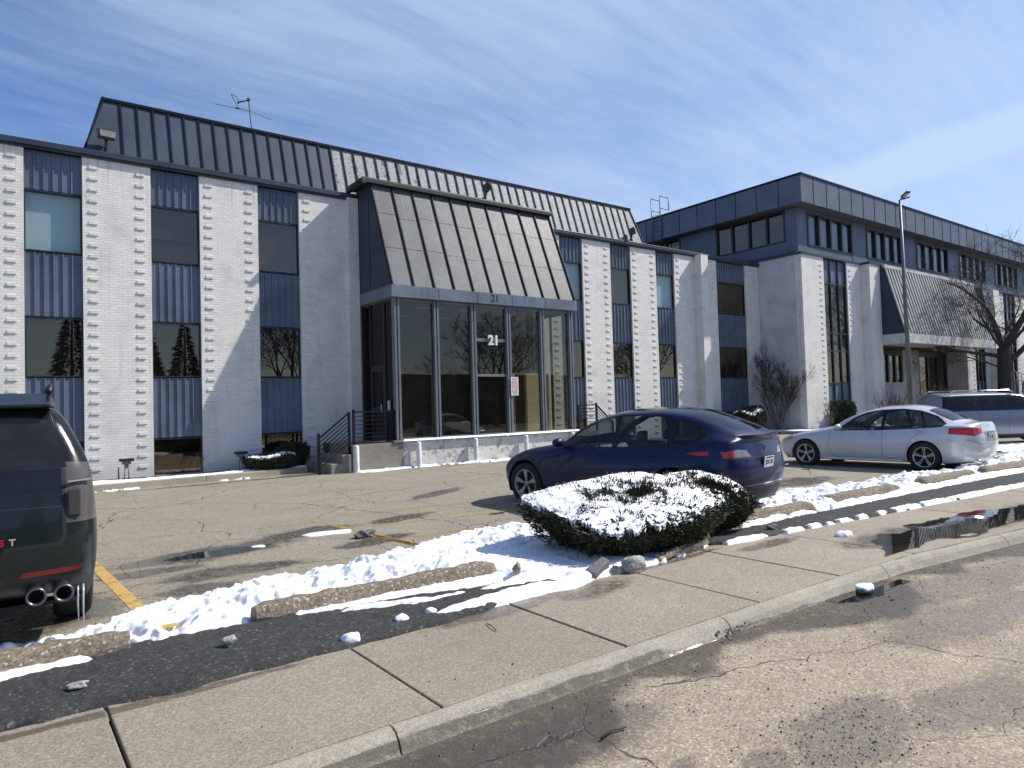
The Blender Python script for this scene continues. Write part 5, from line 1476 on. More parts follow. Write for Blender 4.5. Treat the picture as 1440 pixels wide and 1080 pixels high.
#PART4
# ------------------------------------------------------------------ wheel stops, stones
def wheel_stop(x0, x1, y, label, yaw=0.0):
    n = 46; L = x1-x0; pr = [(-.125, 0), (-.125, .045), (-.085, .115), (-.05, .135), (.05, .135), (.085, .115), (.125, .045), (.125, 0)]
    vs = []; fs = []; P = len(pr); sd = x0*3.1
    for i in range(n+1):
        u = -L/2+L*i/n
        e = min(i, n-i)/2.0; k = 1 if e >= 1 else .86+.14*e
        for j, (py, pz) in enumerate(pr):
            nz = (vnoise(np.array([u*8+sd]), np.array([j*1.7]), 3)[0]-.5)*.022+(vnoise(np.array([u*25+sd]), np.array([j*2.3]), 4)[0]-.5)*.012
            chip = max(0, vnoise(np.array([u*3+sd]), np.array([j*.8]), 7)[0]-.72)*.22
            vs.append((u, py*k*(1-chip)+nz*.6, max(0, pz*k*(1-chip*.9)+(nz if pz > 0 else 0))))
    for i in range(n):
        for j in range(P-1): fs.append((i*P+j, (i+1)*P+j, (i+1)*P+j+1, i*P+j+1))
    fs.append(list(range(P))); fs.append([n*P+j for j in range(P)][::-1])
    mb = MB(); mb.add(vs, fs, 0, False)
    o = mb.build('wheel_stop', m_stop); o.location = ((x0+x1)/2, y, .03); o.rotation_euler = (0, 0, yaw)
    tag(o, label, 'wheel stop', 'concrete wheel stops along the sidewalk')
wheel_stop(-1.6, .80, 5.86, 'pebbled concrete wheel stop in front of the green suv, cut by the left edge', -.02)
wheel_stop(1.70, 4.03, 5.83, 'long pebbled concrete wheel stop left of the snowy hedge', -.02)
wheel_stop(7.55, 9.78, 5.78, 'pebbled concrete wheel stop right beside the snowy hedge', -.06)
wheel_stop(10.55, 12.6, 5.80, 'pebbled concrete wheel stop between the blue car and the white sedan', -.06)
wheel_stop(13.8, 15.8, 5.78, 'pebbled concrete wheel stop in front of the white sedan', -.06)
wheel_stop(16.5, 18.6, 5.70, 'pebbled concrete wheel stop at the right edge past the white sedan', -.06)

def stone(loc, r, label, cat, m, sc=(1, 1, .7), seed=1, rough=.3, name='stone', sub=3, group=None):
    mb = MB(); mb.lump((0, 0, 0), r, seed, sub, sc, rough)
    o = mb.build(name, m); o.location = loc; tag(o, label, cat, group); return o
stone((5.18, 4.93, .07), .125, 'pale grey boulder on the sidewalk edge in front of the hedge', 'boulder', m_rock, (1.15, .8, .78), 5, .16, 'boulder')
mb = MB(); mb.hexa([(-.16, -.07, -.05), (.14, -.05, -.06), (.15, .06, -.05), (-.14, .07, -.04)], [(-.15, -.07, .03), (.13, -.045, .07), (.14, .05, .075), (-.13, .06, .03)])
o = mb.build('broken_kerbstone', m_rockdk, bevel=.012); o.location = (4.80, 5.06, .08); o.rotation_euler = (.2, -.15, .2); tag(o, 'broken dark kerbstone lying in shaded snow left of the boulder', 'stone')
mb = MB(); mb.box(-.05, .05, -.03, .03, -.03, .03); o = mb.build('brick_fragment', m_timber, bevel=.006); o.location = (4.98, 5.0, .06); o.rotation_euler = (.1, .3, .8); tag(o, 'small tan brick fragment between kerbstone and boulder', 'brick')
for k, (x, y, l, w_, h, rz, lab) in enumerate(((6.35, 5.14, .62, .10, .06, .12, 'weathered timber edging lying flat in front of the hedge'), (6.72, 5.32, .42, .16, .05, .35, 'weathered timber plank tilted at the right end of the hedge bed'), (5.85, 5.05, .40, .08, .05, .05, 'short timber edging piece near the boulder'))):
    mb = MB(); mb.hexa([(-l/2, -w_/2, -h/2), (l/2, -w_/2*.8, -h/2), (l/2, w_/2*.9, -h/2), (-l/2, w_/2, -h/2)], [(-l/2+.01, -w_/2, h/2), (l/2-.03, -w_/2*.7, h/2), (l/2, w_/2*.8, h/2), (-l/2, w_/2*.9, h/2)])
    o = mb.build('timber_edging', m_timber, bevel=.008); o.location = (x, y, .07); o.rotation_euler = (.12, -.06-.05*k, rz); tag(o, lab, 'timber', 'timber edging round the hedge')
stone((1.36, 5.28, .085), .048, 'small tan stone on the dark asphalt strip below the wheel stop gap', 'stone', m_rock, (1, .8, .75), 11, .3)
stone((.42, 5.10, .075), .045, 'small pale stone on the asphalt strip at lower left', 'stone', m_rock, (1.3, .8, .55), 12, .3)
stone((4.05, 8.78, .03), .11, 'dark lump of dirty ice on the lot beyond the snow ridge', 'ice lump', m_rockdk, (1.3, .8, .6), 13, .35, 'ice_lump')
stone((7.95, 5.15, .08), .06, 'small dark stone on the asphalt strip right of the hedge', 'stone', m_rockdk, (1.3, .8, .6), 14, .3)
stone((4.18, 5.57, .10), .05, 'small tan stone on the snow at the end of the long wheel stop', 'stone', m_timber, (.8, .8, 1), 15, .3)
t = thing('snowy_stone', 'dark stone capped with snow in the gutter beside the kerb joint', 'stone', (6.45, 3.25, -.075))
mb = MB(); mb.lump((0, 0, 0), .085, 21, 3, (1.2, .8, .45), .2); mb.build('stone_base', m_rockdk, t)
mb = MB(); mb.lump((0, 0, .022), .088, 22, 3, (1.15, .85, .42), .14, smooth=True); mb.build('snow_cap', m_snow, t)
mb = MB(); mb.tube([(0, 0, 0), (.10, .02, .01), (.2, .01, 0)], .008, 5); o = mb.build('twig', m_twig); o.location = (2.62, 2.78, -.085); tag(o, 'dark twig lying on wet street by the kerb', 'twig')
mb = MB(); mb.tube([(0, 0, 0), (.03, .10, .01), (.05, .2, 0)], .004, 5); o = mb.build('twig', m_twig); o.location = (3.05, 4.35, .02); tag(o, 'thin twig lying on the sidewalk slab below the asphalt strip', 'twig')

# loose gravel on street and walk
def gravel(name, label, n, fn, m, s0, s1, seed):
    g = np.random.default_rng(seed); V = []; F = []
    base = np.array([(1, 0, -.3), (-.5, .87, -.3), (-.5, -.87, -.3), (.1, .05, .75)])
    for i in range(n):
        x, y, z = fn(g); r = s0+(s1-s0)*g.random()**3; a = g.random()*6.28; c, s = math.cos(a), math.sin(a)
        q = base*(g.uniform(.7, 1.2, 3))*r; q = np.stack([q[:, 0]*c-q[:, 1]*s, q[:, 0]*s+q[:, 1]*c, q[:, 2]], 1)+(x, y, z+r*.2)
        o = len(V); V += list(q); F += [(o, o+1, o+3), (o+1, o+2, o+3), (o+2, o, o+3)]
    o = mesh_np(name, V, F, m); tag(o, label, 'gravel', kind='stuff')
def st_pt(g):
    if g.random() < .30:
        return 3.62+g.normal()*.42, 1.98+g.normal()*.2, -.10
    x = g.uniform(.9, 9); y = Yk(x)-.18-abs(g.normal())*1.0
    return x, y, -.10
gravel('loose_gravel', 'dark loose gravel scattered over the street surface', 1500, st_pt, m_rockdk, .004, .014, 1)
gravel('loose_gravel', 'pale loose grit scattered over the street surface', 900, st_pt, m_rock, .003, .010, 2)
gravel('loose_gravel', 'dark grit scattered over the sidewalk', 170, lambda g: (g.uniform(0, 12), g.uniform(3.5, 4.8), .013), m_rockdk, .003, .012, 3)
gravel('loose_gravel', 'dark chips scattered over the parking lot', 500, lambda g: (g.uniform(0, 9), g.uniform(7.0, 12), .0), m_rockdk, .004, .014, 4)
gravel('loose_gravel', 'broken kerb chips by the kerb joints', 120, lambda g: ((4.62 if g.random() < .6 else 9.3)+g.normal()*.12, 3.36+g.normal()*.04, -.06), m_rockdk, .006, .022, 5)

# ------------------------------------------------------------------ snow
def sdist(X, Y, poly):
    """signed distance, positive inside"""
    d = np.full(X.shape, 1e9); c = np.zeros(X.shape, bool); n = len(poly)
    for i in range(n):
        x1, y1 = poly[i]; x2, y2 = poly[(i+1) % n]
        ex, ey = x2-x1, y2-y1; t = np.clip(((X-x1)*ex+(Y-y1)*ey)/(ex*ex+ey*ey), 0, 1)
        d = np.minimum(d, np.hypot(X-x1-t*ex, Y-y1-t*ey))
        k = (y1 > Y) != (y2 > Y)
        with np.errstate(divide='ignore', invalid='ignore'):
            c ^= k & (X < ex*(Y-y1)/(ey if ey else 1e-9)+x1)
    return np.where(c, d, -d)
def snow(name, label, poly, base, amp, edge, res=.025, z0=0.0, seed=1, wob=.12, freq=4.0, lumpy=1.0, holes=0.0):
    xs = [p[0] for p in poly]; ys = [p[1] for p in poly]
    X, Y = np.meshgrid(np.arange(min(xs)-.1, max(xs)+.1, res), np.arange(min(ys)-.1, max(ys)+.1, res), indexing='ij')
    d = sdist(X, Y, poly)+(fbm(X*3.2, Y*3.2, seed+20, 4)-.5)*wob*2
    e = np.clip(d/edge, 0, 1); e = np.sqrt(np.clip(1-(1-e)**2, 0, 1))
    b = 1-np.abs(2*fbm(X*freq, Y*freq*1.15, seed, 2)-1)*1.6
    b2 = 1-np.abs(2*fbm(X*freq*3.1, Y*freq*3.1, seed+5, 3)-1)*1.7
    big = fbm(X*1.3, Y*1.3, seed+9, 2)
    h = base*(.65+.7*big)+amp*lumpy*((b-.35)*.75+(b2-.4)*.36)+amp*(fbm(X*freq*2, Y*freq*2, seed+3, 4)-.5)*.8+amp*lumpy*(fbm(X*freq*7, Y*freq*7, seed+4, 3)-.5)*.3
    h = np.where(d > 0, np.maximum(h, .012)*e, np.maximum(d*.8, -.06))
    if holes:
        q = fbm(X*5, Y*5, seed+31, 4)-holes; h = np.where(q < 0, np.maximum(q*.6, -.06), np.minimum(h, q*1.2))
    Z = z0+h-.004
    jx = (vnoise(X*31, Y*31, seed+40)-.5)*res*.8; jy = (vnoise(X*31, Y*31, seed+41)-.5)*res*.8
    idx = np.arange(X.size).reshape(X.shape)
    hm = -.045; ok = (h[:-1, :-1] > hm) & (h[1:, :-1] > hm) & (h[1:, 1:] > hm) & (h[:-1, 1:] > hm)
    F = np.stack([idx[:-1, :-1][ok], idx[1:, :-1][ok], idx[1:, 1:][ok], idx[:-1, 1:][ok]], 1)
    used = np.unique(F); rm = np.full(X.size, -1); rm[used] = np.arange(len(used))
    V = np.stack([X+jx, Y+jy, Z], -1).reshape(-1, 3)[used]
    o = mesh_np(name, V, rm[F], m_snow, smooth=True); tag(o, label, 'snow', kind='stuff'); return o
snow('snow_ridge', 'lumpy ploughed snow ridge behind the wheel stops at left', [(.5, 6.05), (.75, 6.02), (.9, 5.72), (1.62, 5.80), (1.75, 6.0), (4.0, 5.98), (4.5, 6.3), (5.6, 6.6), (6.3, 7.1), (6.2, 7.75), (5.0, 7.72), (4.2, 7.45), (2.6, 7.05), (1.6, 6.95), (1.1, 6.85), (.7, 6.5)], .095, .095, .20, .015, 0.0, 3, .10, 3.6)
snow('snow_ridge', 'low shaded end of the snow ridge under the tail of the green suv', [(-1.6, 6.02), (.6, 6.0), (.95, 5.95), (1.0, 6.55), (.55, 6.52), (-1.6, 6.5)], .05, .085, .16, .018, 0.0, 41, .08, 4.2)
snow('snow_patch', 'smooth shaded snow left of the snowy hedge', [(3.95, 5.85), (4.25, 5.5), (3.6, 5.34), (2.9, 5.42), (2.45, 5.60), (2.3, 5.52), (3.0, 5.30), (4.1, 5.22), (4.5, 5.20), (4.35, 5.06), (3.6, 5.09), (3.1, 5.02), (2.75, 4.93), (3.1, 4.90), (3.8, 4.93), (4.3, 4.88), (4.62, 4.97), (5.1, 4.98), (5.6, 5.25), (6.2, 5.4), (6.6, 6.4), (5.4, 6.75), (4.3, 6.4)], .055, .035, .10, .02, .035, 11, .06, 2.6, .7)
snow('snow_patch', 'low snow tongue in the shade in front of the hedge', [(5.05, 5.02), (5.9, 5.02), (6.7, 5.22), (7.0, 5.35), (6.9, 5.7), (5.2, 5.7)], .035, .05, .10, .02, .02, 15, .12, 4, .8, holes=.40)
snow('snow_patch', 'snow sliver in front of the long wheel stop', [(1.95, 5.68), (2.35, 5.60), (2.75, 5.66), (3.5, 5.62), (4.1, 5.62), (4.1, 5.76), (3.0, 5.76), (2.0, 5.77)], .04, .03, .06, .02, .03, 17, .04, 5, .7)
snow('snow_patch', 'snow sliver in front of the left wheel stop', [(-1.5, 5.50), (-.1, 5.58), (.55, 5.64), (.5, 5.73), (-.2, 5.74), (-1.5, 5.70)], .04, .02, .05, .02, .045, 18, .04, 5, .6)
snow('snow_ridge', 'lumpy ploughed snow ridge behind the wheel stops at right', [(7.7, 5.95), (8.6, 5.88), (9.7, 5.72), (9.75, 5.55), (10.5, 5.55), (10.6, 5.85), (12.5, 5.82), (12.6, 5.6), (13.7, 5.6), (13.8, 5.85), (15.8, 5.80), (16.4, 5.6), (18.8, 5.7), (26, 5.0), (27, 6.0), (22, 7.0), (19.4, 6.6), (17.9, 6.35), (16.2, 6.35), (14.8, 6.75), (12.6, 6.75), (11.4, 6.95), (10.2, 7.0), (9.4, 6.75), (8.3, 6.6)], .075, .115, .20, .02, 0.0, 23, .14, 3.0)
for k, (p, lab) in enumerate((([(8.0, 5.62), (8.6, 5.56), (9.0, 5.58), (9.6, 5.50), (9.65, 5.60), (8.6, 5.68), (8.0, 5.70)], 'snow sliver in front of the wheel stop by the hedge'),
        ([(10.0, 5.45), (10.7, 5.52), (11.6, 5.52), (12.6, 5.44), (13.0, 5.40), (13.8, 5.50), (14.9, 5.45), (16.0, 5.30), (20, 5.05), (20, 5.25), (16, 5.6), (12.6, 5.66), (10.2, 5.66)], 'snow sliver in front of the wheel stops at right'))):
    snow('snow_patch', lab, p, .05, .04, .08, .025, .035, 31+k, .05, 4, .8)
for k, (a, b, w_) in enumerate(((6.86, 7.62, .07), (7.98, 8.35, .08), (8.46, 8.72, .07), (8.84, 8.98, .05), (9.12, 9.42, .07), (9.55, 9.78, .06), (10.05, 10.3, .07), (10.5, 11.2, .09), (11.3, 12.1, .10), (12.15, 14.2, .10), (14.2, 17.5, .11))):
    n = 6; P = [(a+(b-a)*i/n, Yw(a+(b-a)*i/n)-w_*.3) for i in range(n+1)]+[(a+(b-a)*i/n, Yw(a+(b-a)*i/n)+w_*1.3) for i in range(n, -1, -1)]
    snow('snow_patch', 'thin snow remnant on the sidewalk edge of the asphalt strip at right, piece %s' % ['just past the hedge', 'second from the hedge', 'third from the hedge', 'tiny, fourth from the hedge', 'fifth from the hedge', 'sixth from the hedge', 'seventh from the hedge', 'eighth, longer', 'ninth, longer', 'tenth, near the right edge', 'last, at the right edge'][k], P, .05, .025, .06, .015, .014, 50+k, .03, 6, .7)
def lumps(name, label, pts, m=m_snow, seed=5, group=None):
    for k, (x, y, z, r) in enumerate(pts):
        mb = MB(); mb.lump((0, 0, 0), r, seed+k, 3, (1.15, .9, .75), .16, smooth=True); o = mb.build(name, m); o.location = (x, y, z); tag(o, label[k], 'snow lump', group)
lumps('snow_lump', ['rounded snow lump at the sidewalk joint by the dark asphalt strip', 'small snow lump on the edge of the asphalt strip left of the arc of snow', 'small snow lump nearest the arc of snow on the asphalt strip', 'flat snow lump on the sidewalk right of the hedge', 'small snow lump on the asphalt by the yellow dash', 'tiny snow lump beside the wheel stop gap'],
      [(2.09, 4.83, .05, .062), (2.58, 4.98, .06, .05), (2.86, 5.0, .06, .045), (8.30, 4.40, .012, .10), (1.30, 5.90, .06, .05), (1.38, 5.98, .06, .035)], group='stray snow lumps')
snow('snow_patch', 'thin snow along the bed in front of the building', [(1.2, 19.0), (2.4, 19.1), (3.4, 19.12), (5.0, 19.3), (6.6, 19.48), (7.2, 19.6), (7.2, 19.85), (6.2, 19.75), (5.2, 19.65), (4.4, 19.6), (3.4, 19.55), (2.9, 19.42), (2.2, 19.7), (1.2, 19.65)], .05, .03, .12, .04, .14, 71, .12, 3, .5)
snow('snow_patch', 'snow crumbs along the foot of the bed kerb', [(1.9, 18.62), (2.9, 18.66), (2.9, 18.8), (1.9, 18.78)], .03, .04, .06, .03, 0, 72, .08, 6, .8, holes=.5)
snow('snow_patch', 'snow crumbs on the lot by the bed kerb', [(4.7, 18.8), (5.6, 18.9), (5.6, 19.05), (4.7, 18.98)], .03, .04, .06, .03, 0, 73, .08, 6, .8, holes=.5)
snow('snow_patch', 'thin snow along the foot of the podium', [(8.05, 17.90), (8.4, 17.72), (9.6, 17.93), (11.2, 17.95), (12.4, 17.70), (14.2, 17.80), (16.4, 17.9), (16.4, 18.14), (9.6, 18.15), (8.05, 18.12)], .045, .05, .10, .03, 0, 74, .10, 4, .8, holes=.38)
snow('snow_patch', 'snow lying on the podium cap', [(9.62, 18.10), (16.5, 18.10), (16.5, 18.15), (9.62, 18.155)], .022, .012, .02, .02, .815, 75, .01, 4, .5)
snow('snow_patch', 'snow in the bed before the wing corner', [(27.5, 18.92), (29.8, 18.92), (30.35, 17.4), (37.6, 17.15), (37.6, 17.7), (31.0, 17.9), (30.9, 19.0), (29.5, 19.7), (27.5, 19.6)], .06, .03, .15, .06, .14, 76, .15, 3, .5)
snow('snow_patch', 'thin dirty ice on the lot beyond the snow ridge', [(3.45, 9.35), (4.0, 9.25), (4.15, 9.55), (3.7, 9.7), (3.4, 9.6)], .012, .02, .1, .03, 0, 77, .10, 5, .6)
snow('snow_patch', 'small thin ice patch on the wet part of the lot', [(2.45, 9.2), (2.8, 9.15), (2.85, 9.35), (2.5, 9.4)], .01, .015, .08, .03, 0, 78, .08, 5, .6, holes=.45)
snow('snow_patch', 'snow strip on the lot behind the white sedan', [(21, 8.6), (29, 3.6), (31, 6.0), (24, 10.0)], .05, .05, .3, .08, 0, 79, .3, 2, .8)

def puddle(poly, z, seed):
    X, Y = np.meshgrid(np.arange(min(p[0] for p in poly)-.2, max(p[0] for p in poly)+.2, .03), np.arange(min(p[1] for p in poly)-.2, max(p[1] for p in poly)+.2, .02), indexing='ij')
    d = sdist(X, Y, poly)+(fbm(X*2.2, Y*4.2, seed, 5)-.5)*.42
    ok = (d[:-1, :-1] > 0) & (d[1:, 1:] > 0) & (d[1:, :-1] > 0) & (d[:-1, 1:] > 0)
    idx = np.arange(X.size).reshape(X.shape); F = np.stack([idx[:-1, :-1][ok], idx[1:, :-1][ok], idx[1:, 1:][ok], idx[:-1, 1:][ok]], 1)
    used = np.unique(F); rm = np.full(X.size, -1); rm[used] = np.arange(len(used))
    o = mesh_np('puddle', np.stack([X, Y, np.full(X.shape, z)], -1).reshape(-1, 3)[used], rm[F], m_puddle); tag(o, kind='structure')
puddle([(7.5, 3.55), (8.6, 3.50), (10, 3.35), (13, 3.15), (13, 3.75), (11, 4.05), (9.4, 4.15), (8.2, 4.0)], .024, 3)
puddle([(6.0, 3.10), (6.6, 3.02), (7.2, 3.12), (7.2, 3.30), (6.0, 3.32)], -.094, 5)
puddle([(1.7, 9.05), (2.6, 9.0), (3.0, 9.3), (2.4, 9.5), (1.6, 9.35)], .003, 11)

# ------------------------------------------------------------------ clipped evergreens
def shrub(name, label, cat, c, prof, n, m, snowf=None, leaf=(.045, .013), seed=1, group=None, core=True):
    """prof(u, v): hull point for u in 0..1 round, v in -1..1; foliage as small upright sprigs spread near the hull"""
    t = thing(name, label, cat, c, 0, group)
    g = np.random.default_rng(seed)
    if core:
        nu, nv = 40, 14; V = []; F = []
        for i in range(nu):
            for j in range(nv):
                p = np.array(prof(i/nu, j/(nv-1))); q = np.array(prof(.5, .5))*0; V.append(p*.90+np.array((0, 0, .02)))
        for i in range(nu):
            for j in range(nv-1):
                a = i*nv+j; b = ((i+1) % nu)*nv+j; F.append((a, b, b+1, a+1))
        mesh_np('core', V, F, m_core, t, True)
    U = g.random(n); Vv = np.sqrt(g.random(n))
    P = np.array([prof(u, v) for u, v in zip(U, Vv)])
    depth = g.random(n)**1.6
    cl = fbm(P[:, 0]*9+P[:, 2]*5, P[:, 1]*9+P[:, 2]*7, seed+2, 2)
    P = P*(1.03-.14*depth+.14*(cl-.5))[:, None]
    # direction: outward and up
    e = 1e-2
    N_ = P-np.array((0, 0, .25*P[:, 2].max()))
    N_ = N_/np.linalg.norm(N_, axis=1)[:, None]+g.normal(0, .55, (n, 3))+np.array((0, 0, .35)); N_ /= np.linalg.norm(N_, axis=1)[:, None]
    T = np.cross(N_, g.normal(0, 1, (n, 3))); T /= np.linalg.norm(T, axis=1)[:, None]
    L = (leaf[0]*(.45+.9*g.random(n)+1.1*g.random(n)**6))[:, None]; w_ = (leaf[1]*(.6+.8*g.random(n)))[:, None]
    V = np.stack([P-T*w_*.5, P+T*w_*.5, P+N_*L+T*w_*.35, P+N_*L-T*w_*.35], 1).reshape(-1, 3)
    F = np.arange(4*n).reshape(n, 4)
    mesh_np('foliage', V, F, m, t)
    return t
def hull(a, b, zf, flare=.72, rot=0.0, sq=2.6, zb=.04):
    """shrub hull with a sloping top zf(x, y); v = 0 at the foot, 1 at the middle of the top"""
    def f(u, v):
        th = 2*math.pi*u; c, s = math.cos(th), math.sin(th)
        r = (abs(c)**sq+abs(s)**sq)**(-1/sq)
        if v < .5:
            k = v/.5; rr = flare+(1-flare)*math.sin(k*math.pi/2); zk = k
        else:
            k = (v-.5)/.5; rr = 1-k; zk = 1
        wv = 1+.05*math.sin(3*th+1)+.04*math.sin(5*th+2)
        x, y = a*r*rr*c*wv, b*r*rr*s*wv
        top = zf(x, y)
        edge = 1-.16*max(0, 1-(1-rr if v >= .5 else 0)/.25)*(1 if v >= .5 else 1)
        z = zb+(top*edge-zb)*zk
        return (x, y, z)
    return f
def snowcap(root, a, b, zf, seed, rng=(.95, 1.0), res=.018, cover=.43, bias=None, sq=2.6):
    X, Y = np.meshgrid(np.arange(-a*1.1, a*1.1, res), np.arange(-b*1.1, b*1.1, res), indexing='ij')
    th = np.arctan2(Y/b, X/a); r = ((np.abs(X/a))**sq+(np.abs(Y/b))**sq)**(1/sq)/(1+.05*np.sin(3*th+1)+.04*np.sin(5*th+2))
    Zt = np.vectorize(zf)(X, Y)
    dome = 1-.16*np.clip(1-(1-r)/.25, 0, 1)
    n1 = fbm(X*19, Y*19, seed, 3); n2 = fbm(X*3.0, Y*3.0, seed+7, 3)
    sup = n1*.55+n2*.45+np.clip((1-r)*1.1, 0, .16)
    if bias is not None: sup = sup+bias(X, Y)
    ok0 = (sup > cover) & (r < rng[1]*(.90+.2*n2))
    h = np.clip((sup-cover)*.55, 0, .035)+.022*fbm(X*6, Y*6, seed+3, 3)
    Z = Zt*dome+h+.004+(n1-.5)*.02
    idx = np.arange(X.size).reshape(X.shape); ok = ok0[:-1, :-1] & ok0[1:, :-1] & ok0[1:, 1:] & ok0[:-1, 1:]
    F = np.stack([idx[:-1, :-1][ok], idx[1:, :-1][ok], idx[1:, 1:][ok], idx[:-1, 1:][ok]], 1)
    used = np.unique(F); rm = np.full(X.size, -1); rm[used] = np.arange(len(used))
    V = np.stack([X, Y, Z], -1).reshape(-1, 3)[used]
    # a skirt of thickness under the cap
    V2 = V-np.array((0, 0, .03)); nV = len(V); Fm = rm[F]
    mesh_np('snow_cover', np.concatenate([V, V2]), np.concatenate([Fm, Fm[:, ::-1]+nV]), m_snow, root, True)
zf1 = lambda x, y: .60+.19*max(-1, min(1, y/.75))+.035*math.sin(x*2.1+.4)
h1 = shrub('snowy_hedge', 'large dark clipped yew hedge topped with snow between sidewalk and lot', 'hedge', (6.10, 5.78, 0), hull(1.24, .76, zf1, .72, sq=3.4), 42000, m_yew, seed=4, leaf=(.042, .012))
snowcap(h1, 1.24, .76, zf1, 5, sq=3.4, cover=.415, bias=lambda X, Y: np.where(X > .75, -.02, .02)+np.clip((Y+.30)*.30, -.16, .03))
zf2 = lambda x, y: .60+.16*max(-1, min(1, y/.5))
h2 = shrub('snowy_hedge', 'smaller dark yew clump at the right end of the snowy hedge', 'hedge', (7.48, 5.80, 0), hull(.62, .52, zf2, .62), 12000, m_yew, seed=9, leaf=(.05, .014))
snowcap(h2, .62, .52, zf2, 15, cover=.47, bias=lambda X, Y: np.where(Y < -.05, -.12, .07))
# bare stems at the hedge's foot
mb = MB()
for k in range(70):
    a = rnd.uniform(0, 6.28); x = 6.07+1.15*math.cos(a)*rnd.uniform(.6, 1); y = 5.65+.6*math.sin(a)*rnd.uniform(.6, 1)
    mb.tube([(x-6.07, y-5.76, .02), (x-6.07+rnd.uniform(-.12, .12), y-5.76+rnd.uniform(-.1, .05), .28)], .007, 4, cap=False)
mb.build('stem', m_twig, h1)
zf3 = lambda x, y: .42+.04*math.sin(x*5)
h3 = shrub('bed_shrub', 'low dark shrub with snow on top in the bed left of the entry steps', 'shrub', (6.25, 19.62, .12), hull(.72, .38, zf3, .85), 7000, m_yew, seed=12, leaf=(.06, .02))
snowcap(h3, .72, .38, zf3, 25, cover=.43, res=.03, bias=lambda X, Y: np.where(Y > .05, .05, -.03))
h4 = shrub('bed_shrub', 'dark shrub in shade between the snowy bed shrub and the steps', 'shrub', (7.0, 19.95, .12), hull(.42, .32, lambda x, y: .62, .8), 4000, m_yew, seed=13, leaf=(.06, .02))
h5 = shrub('bed_shrub', 'dark snow dusted shrub behind the tail of the blue car', 'shrub', (28.3, 19.25, .12), hull(1.0, .45, lambda x, y: 1.05+.1*math.sin(x*4), .85), 7000, m_yew, seed=14, leaf=(.08, .03))
snowcap(h5, 1.0, .45, lambda x, y: 1.05+.1*math.sin(x*4), 35, cover=.46, res=.035)
h6 = shrub('clipped_hedge', 'dense green clipped hedge under the wing canopy beside the large tree, left piece', 'hedge', (49.7, 13.9, .1), hull(2.2, .55, lambda x, y: 2.35, .95), 9000, m_hedge, seed=16, leaf=(.10, .05), group=None)
h7 = shrub('clipped_hedge', 'dense green clipped hedge right of the large tree trunk', 'hedge', (55.8, 13.6, .1), hull(3.0, .55, lambda x, y: 2.3, .95), 9000, m_hedge, seed=17, leaf=(.10, .05))

# ------------------------------------------------------------------ bare trees and twiggy shrubs
def grow(skel, p, d, L, r, lvl, maxl, rg, bend=.25, spread=.7, upw=.15, kids=(2, 4), shrink=.72, rmin=.0045):
    n = max(2, int(L/.25)) if lvl < 2 else 3
    pts = [p]; rad = [r]; q = p; dd = d
    for i in range(n):
        dd = (dd+Vector((rg.gauss(0, bend), rg.gauss(0, bend), rg.gauss(0, bend)+upw))*(1.0/n)*1.6).normalized()
        q = q+dd*(L/n); pts.append(q); rad.append(r*(1-.45*(i+1)/n))
    skel.append((pts, rad, lvl))
    if lvl >= maxl: return
    k = rg.randint(*kids)
    for j in range(k):
        f = 1.0 if j == 0 else rg.uniform(.35, .98); idx = min(n, max(1, int(round(f*n))))
        a = Vector((rg.gauss(0, 1), rg.gauss(0, 1), rg.gauss(0, 1)*.7)); a = (a-a.dot(dd)*dd)
        if a.length < 1e-3: continue
        a.normalize(); sp = spread*rg.uniform(.5, 1.2)*(0.5 if j == 0 else 1)
        nd = (dd*math.cos(sp)+a*math.sin(sp)).normalized()
        grow(skel, pts[idx], nd, L*shrink*rg.uniform(.75, 1.15), max(rmin, rad[idx]*(.82 if j == 0 else .62)), lvl+1, maxl, rg, bend, spread, upw, kids, shrink, rmin)
def tree_parts(root, skel, mt, mc, split=1):
    a = MB(); b = MB()
    for pts, rad, lvl in skel:
        tgt = a if lvl <= split else b
        tgt.tube(pts, rad, 12 if lvl == 0 else (7 if lvl == 1 else (5 if lvl == 2 else 3)), cap=False)
    a.build('trunk', mt, root); b.build('crown', mc, root)
def bare_tree(name, label, loc, h, r, seed, maxl=6, limbs=None, mt=m_bark, mc=m_twig, spread=.75, upw=.12, kids=(3, 4), first=None, shrink=.72, rmin=.011):
    t = thing(name, label, 'tree', loc); rg = random.Random(seed); sk = []
    tr = [Vector((0, 0, -.1)), Vector((.02, 0, h*.5)), Vector((.05*h*.2, 0, h))]
    sk.append(([tr[0], tr[0]+Vector((0, 0, .4)), tr[1], tr[2]], [r*1.35, r*1.02, r*.92, r*.85], 0))
    for (z, az_, elv, L, rr) in limbs:
        d = Vector((math.cos(R(az_))*math.cos(R(elv)), math.sin(R(az_))*math.cos(R(elv)), math.sin(R(elv))))
        grow(sk, Vector((.01*h, 0, z)), d, L, rr, 1, maxl, rg, .28, spread, upw, kids, shrink, rmin)
    tree_parts(t, sk, mt, mc); return t
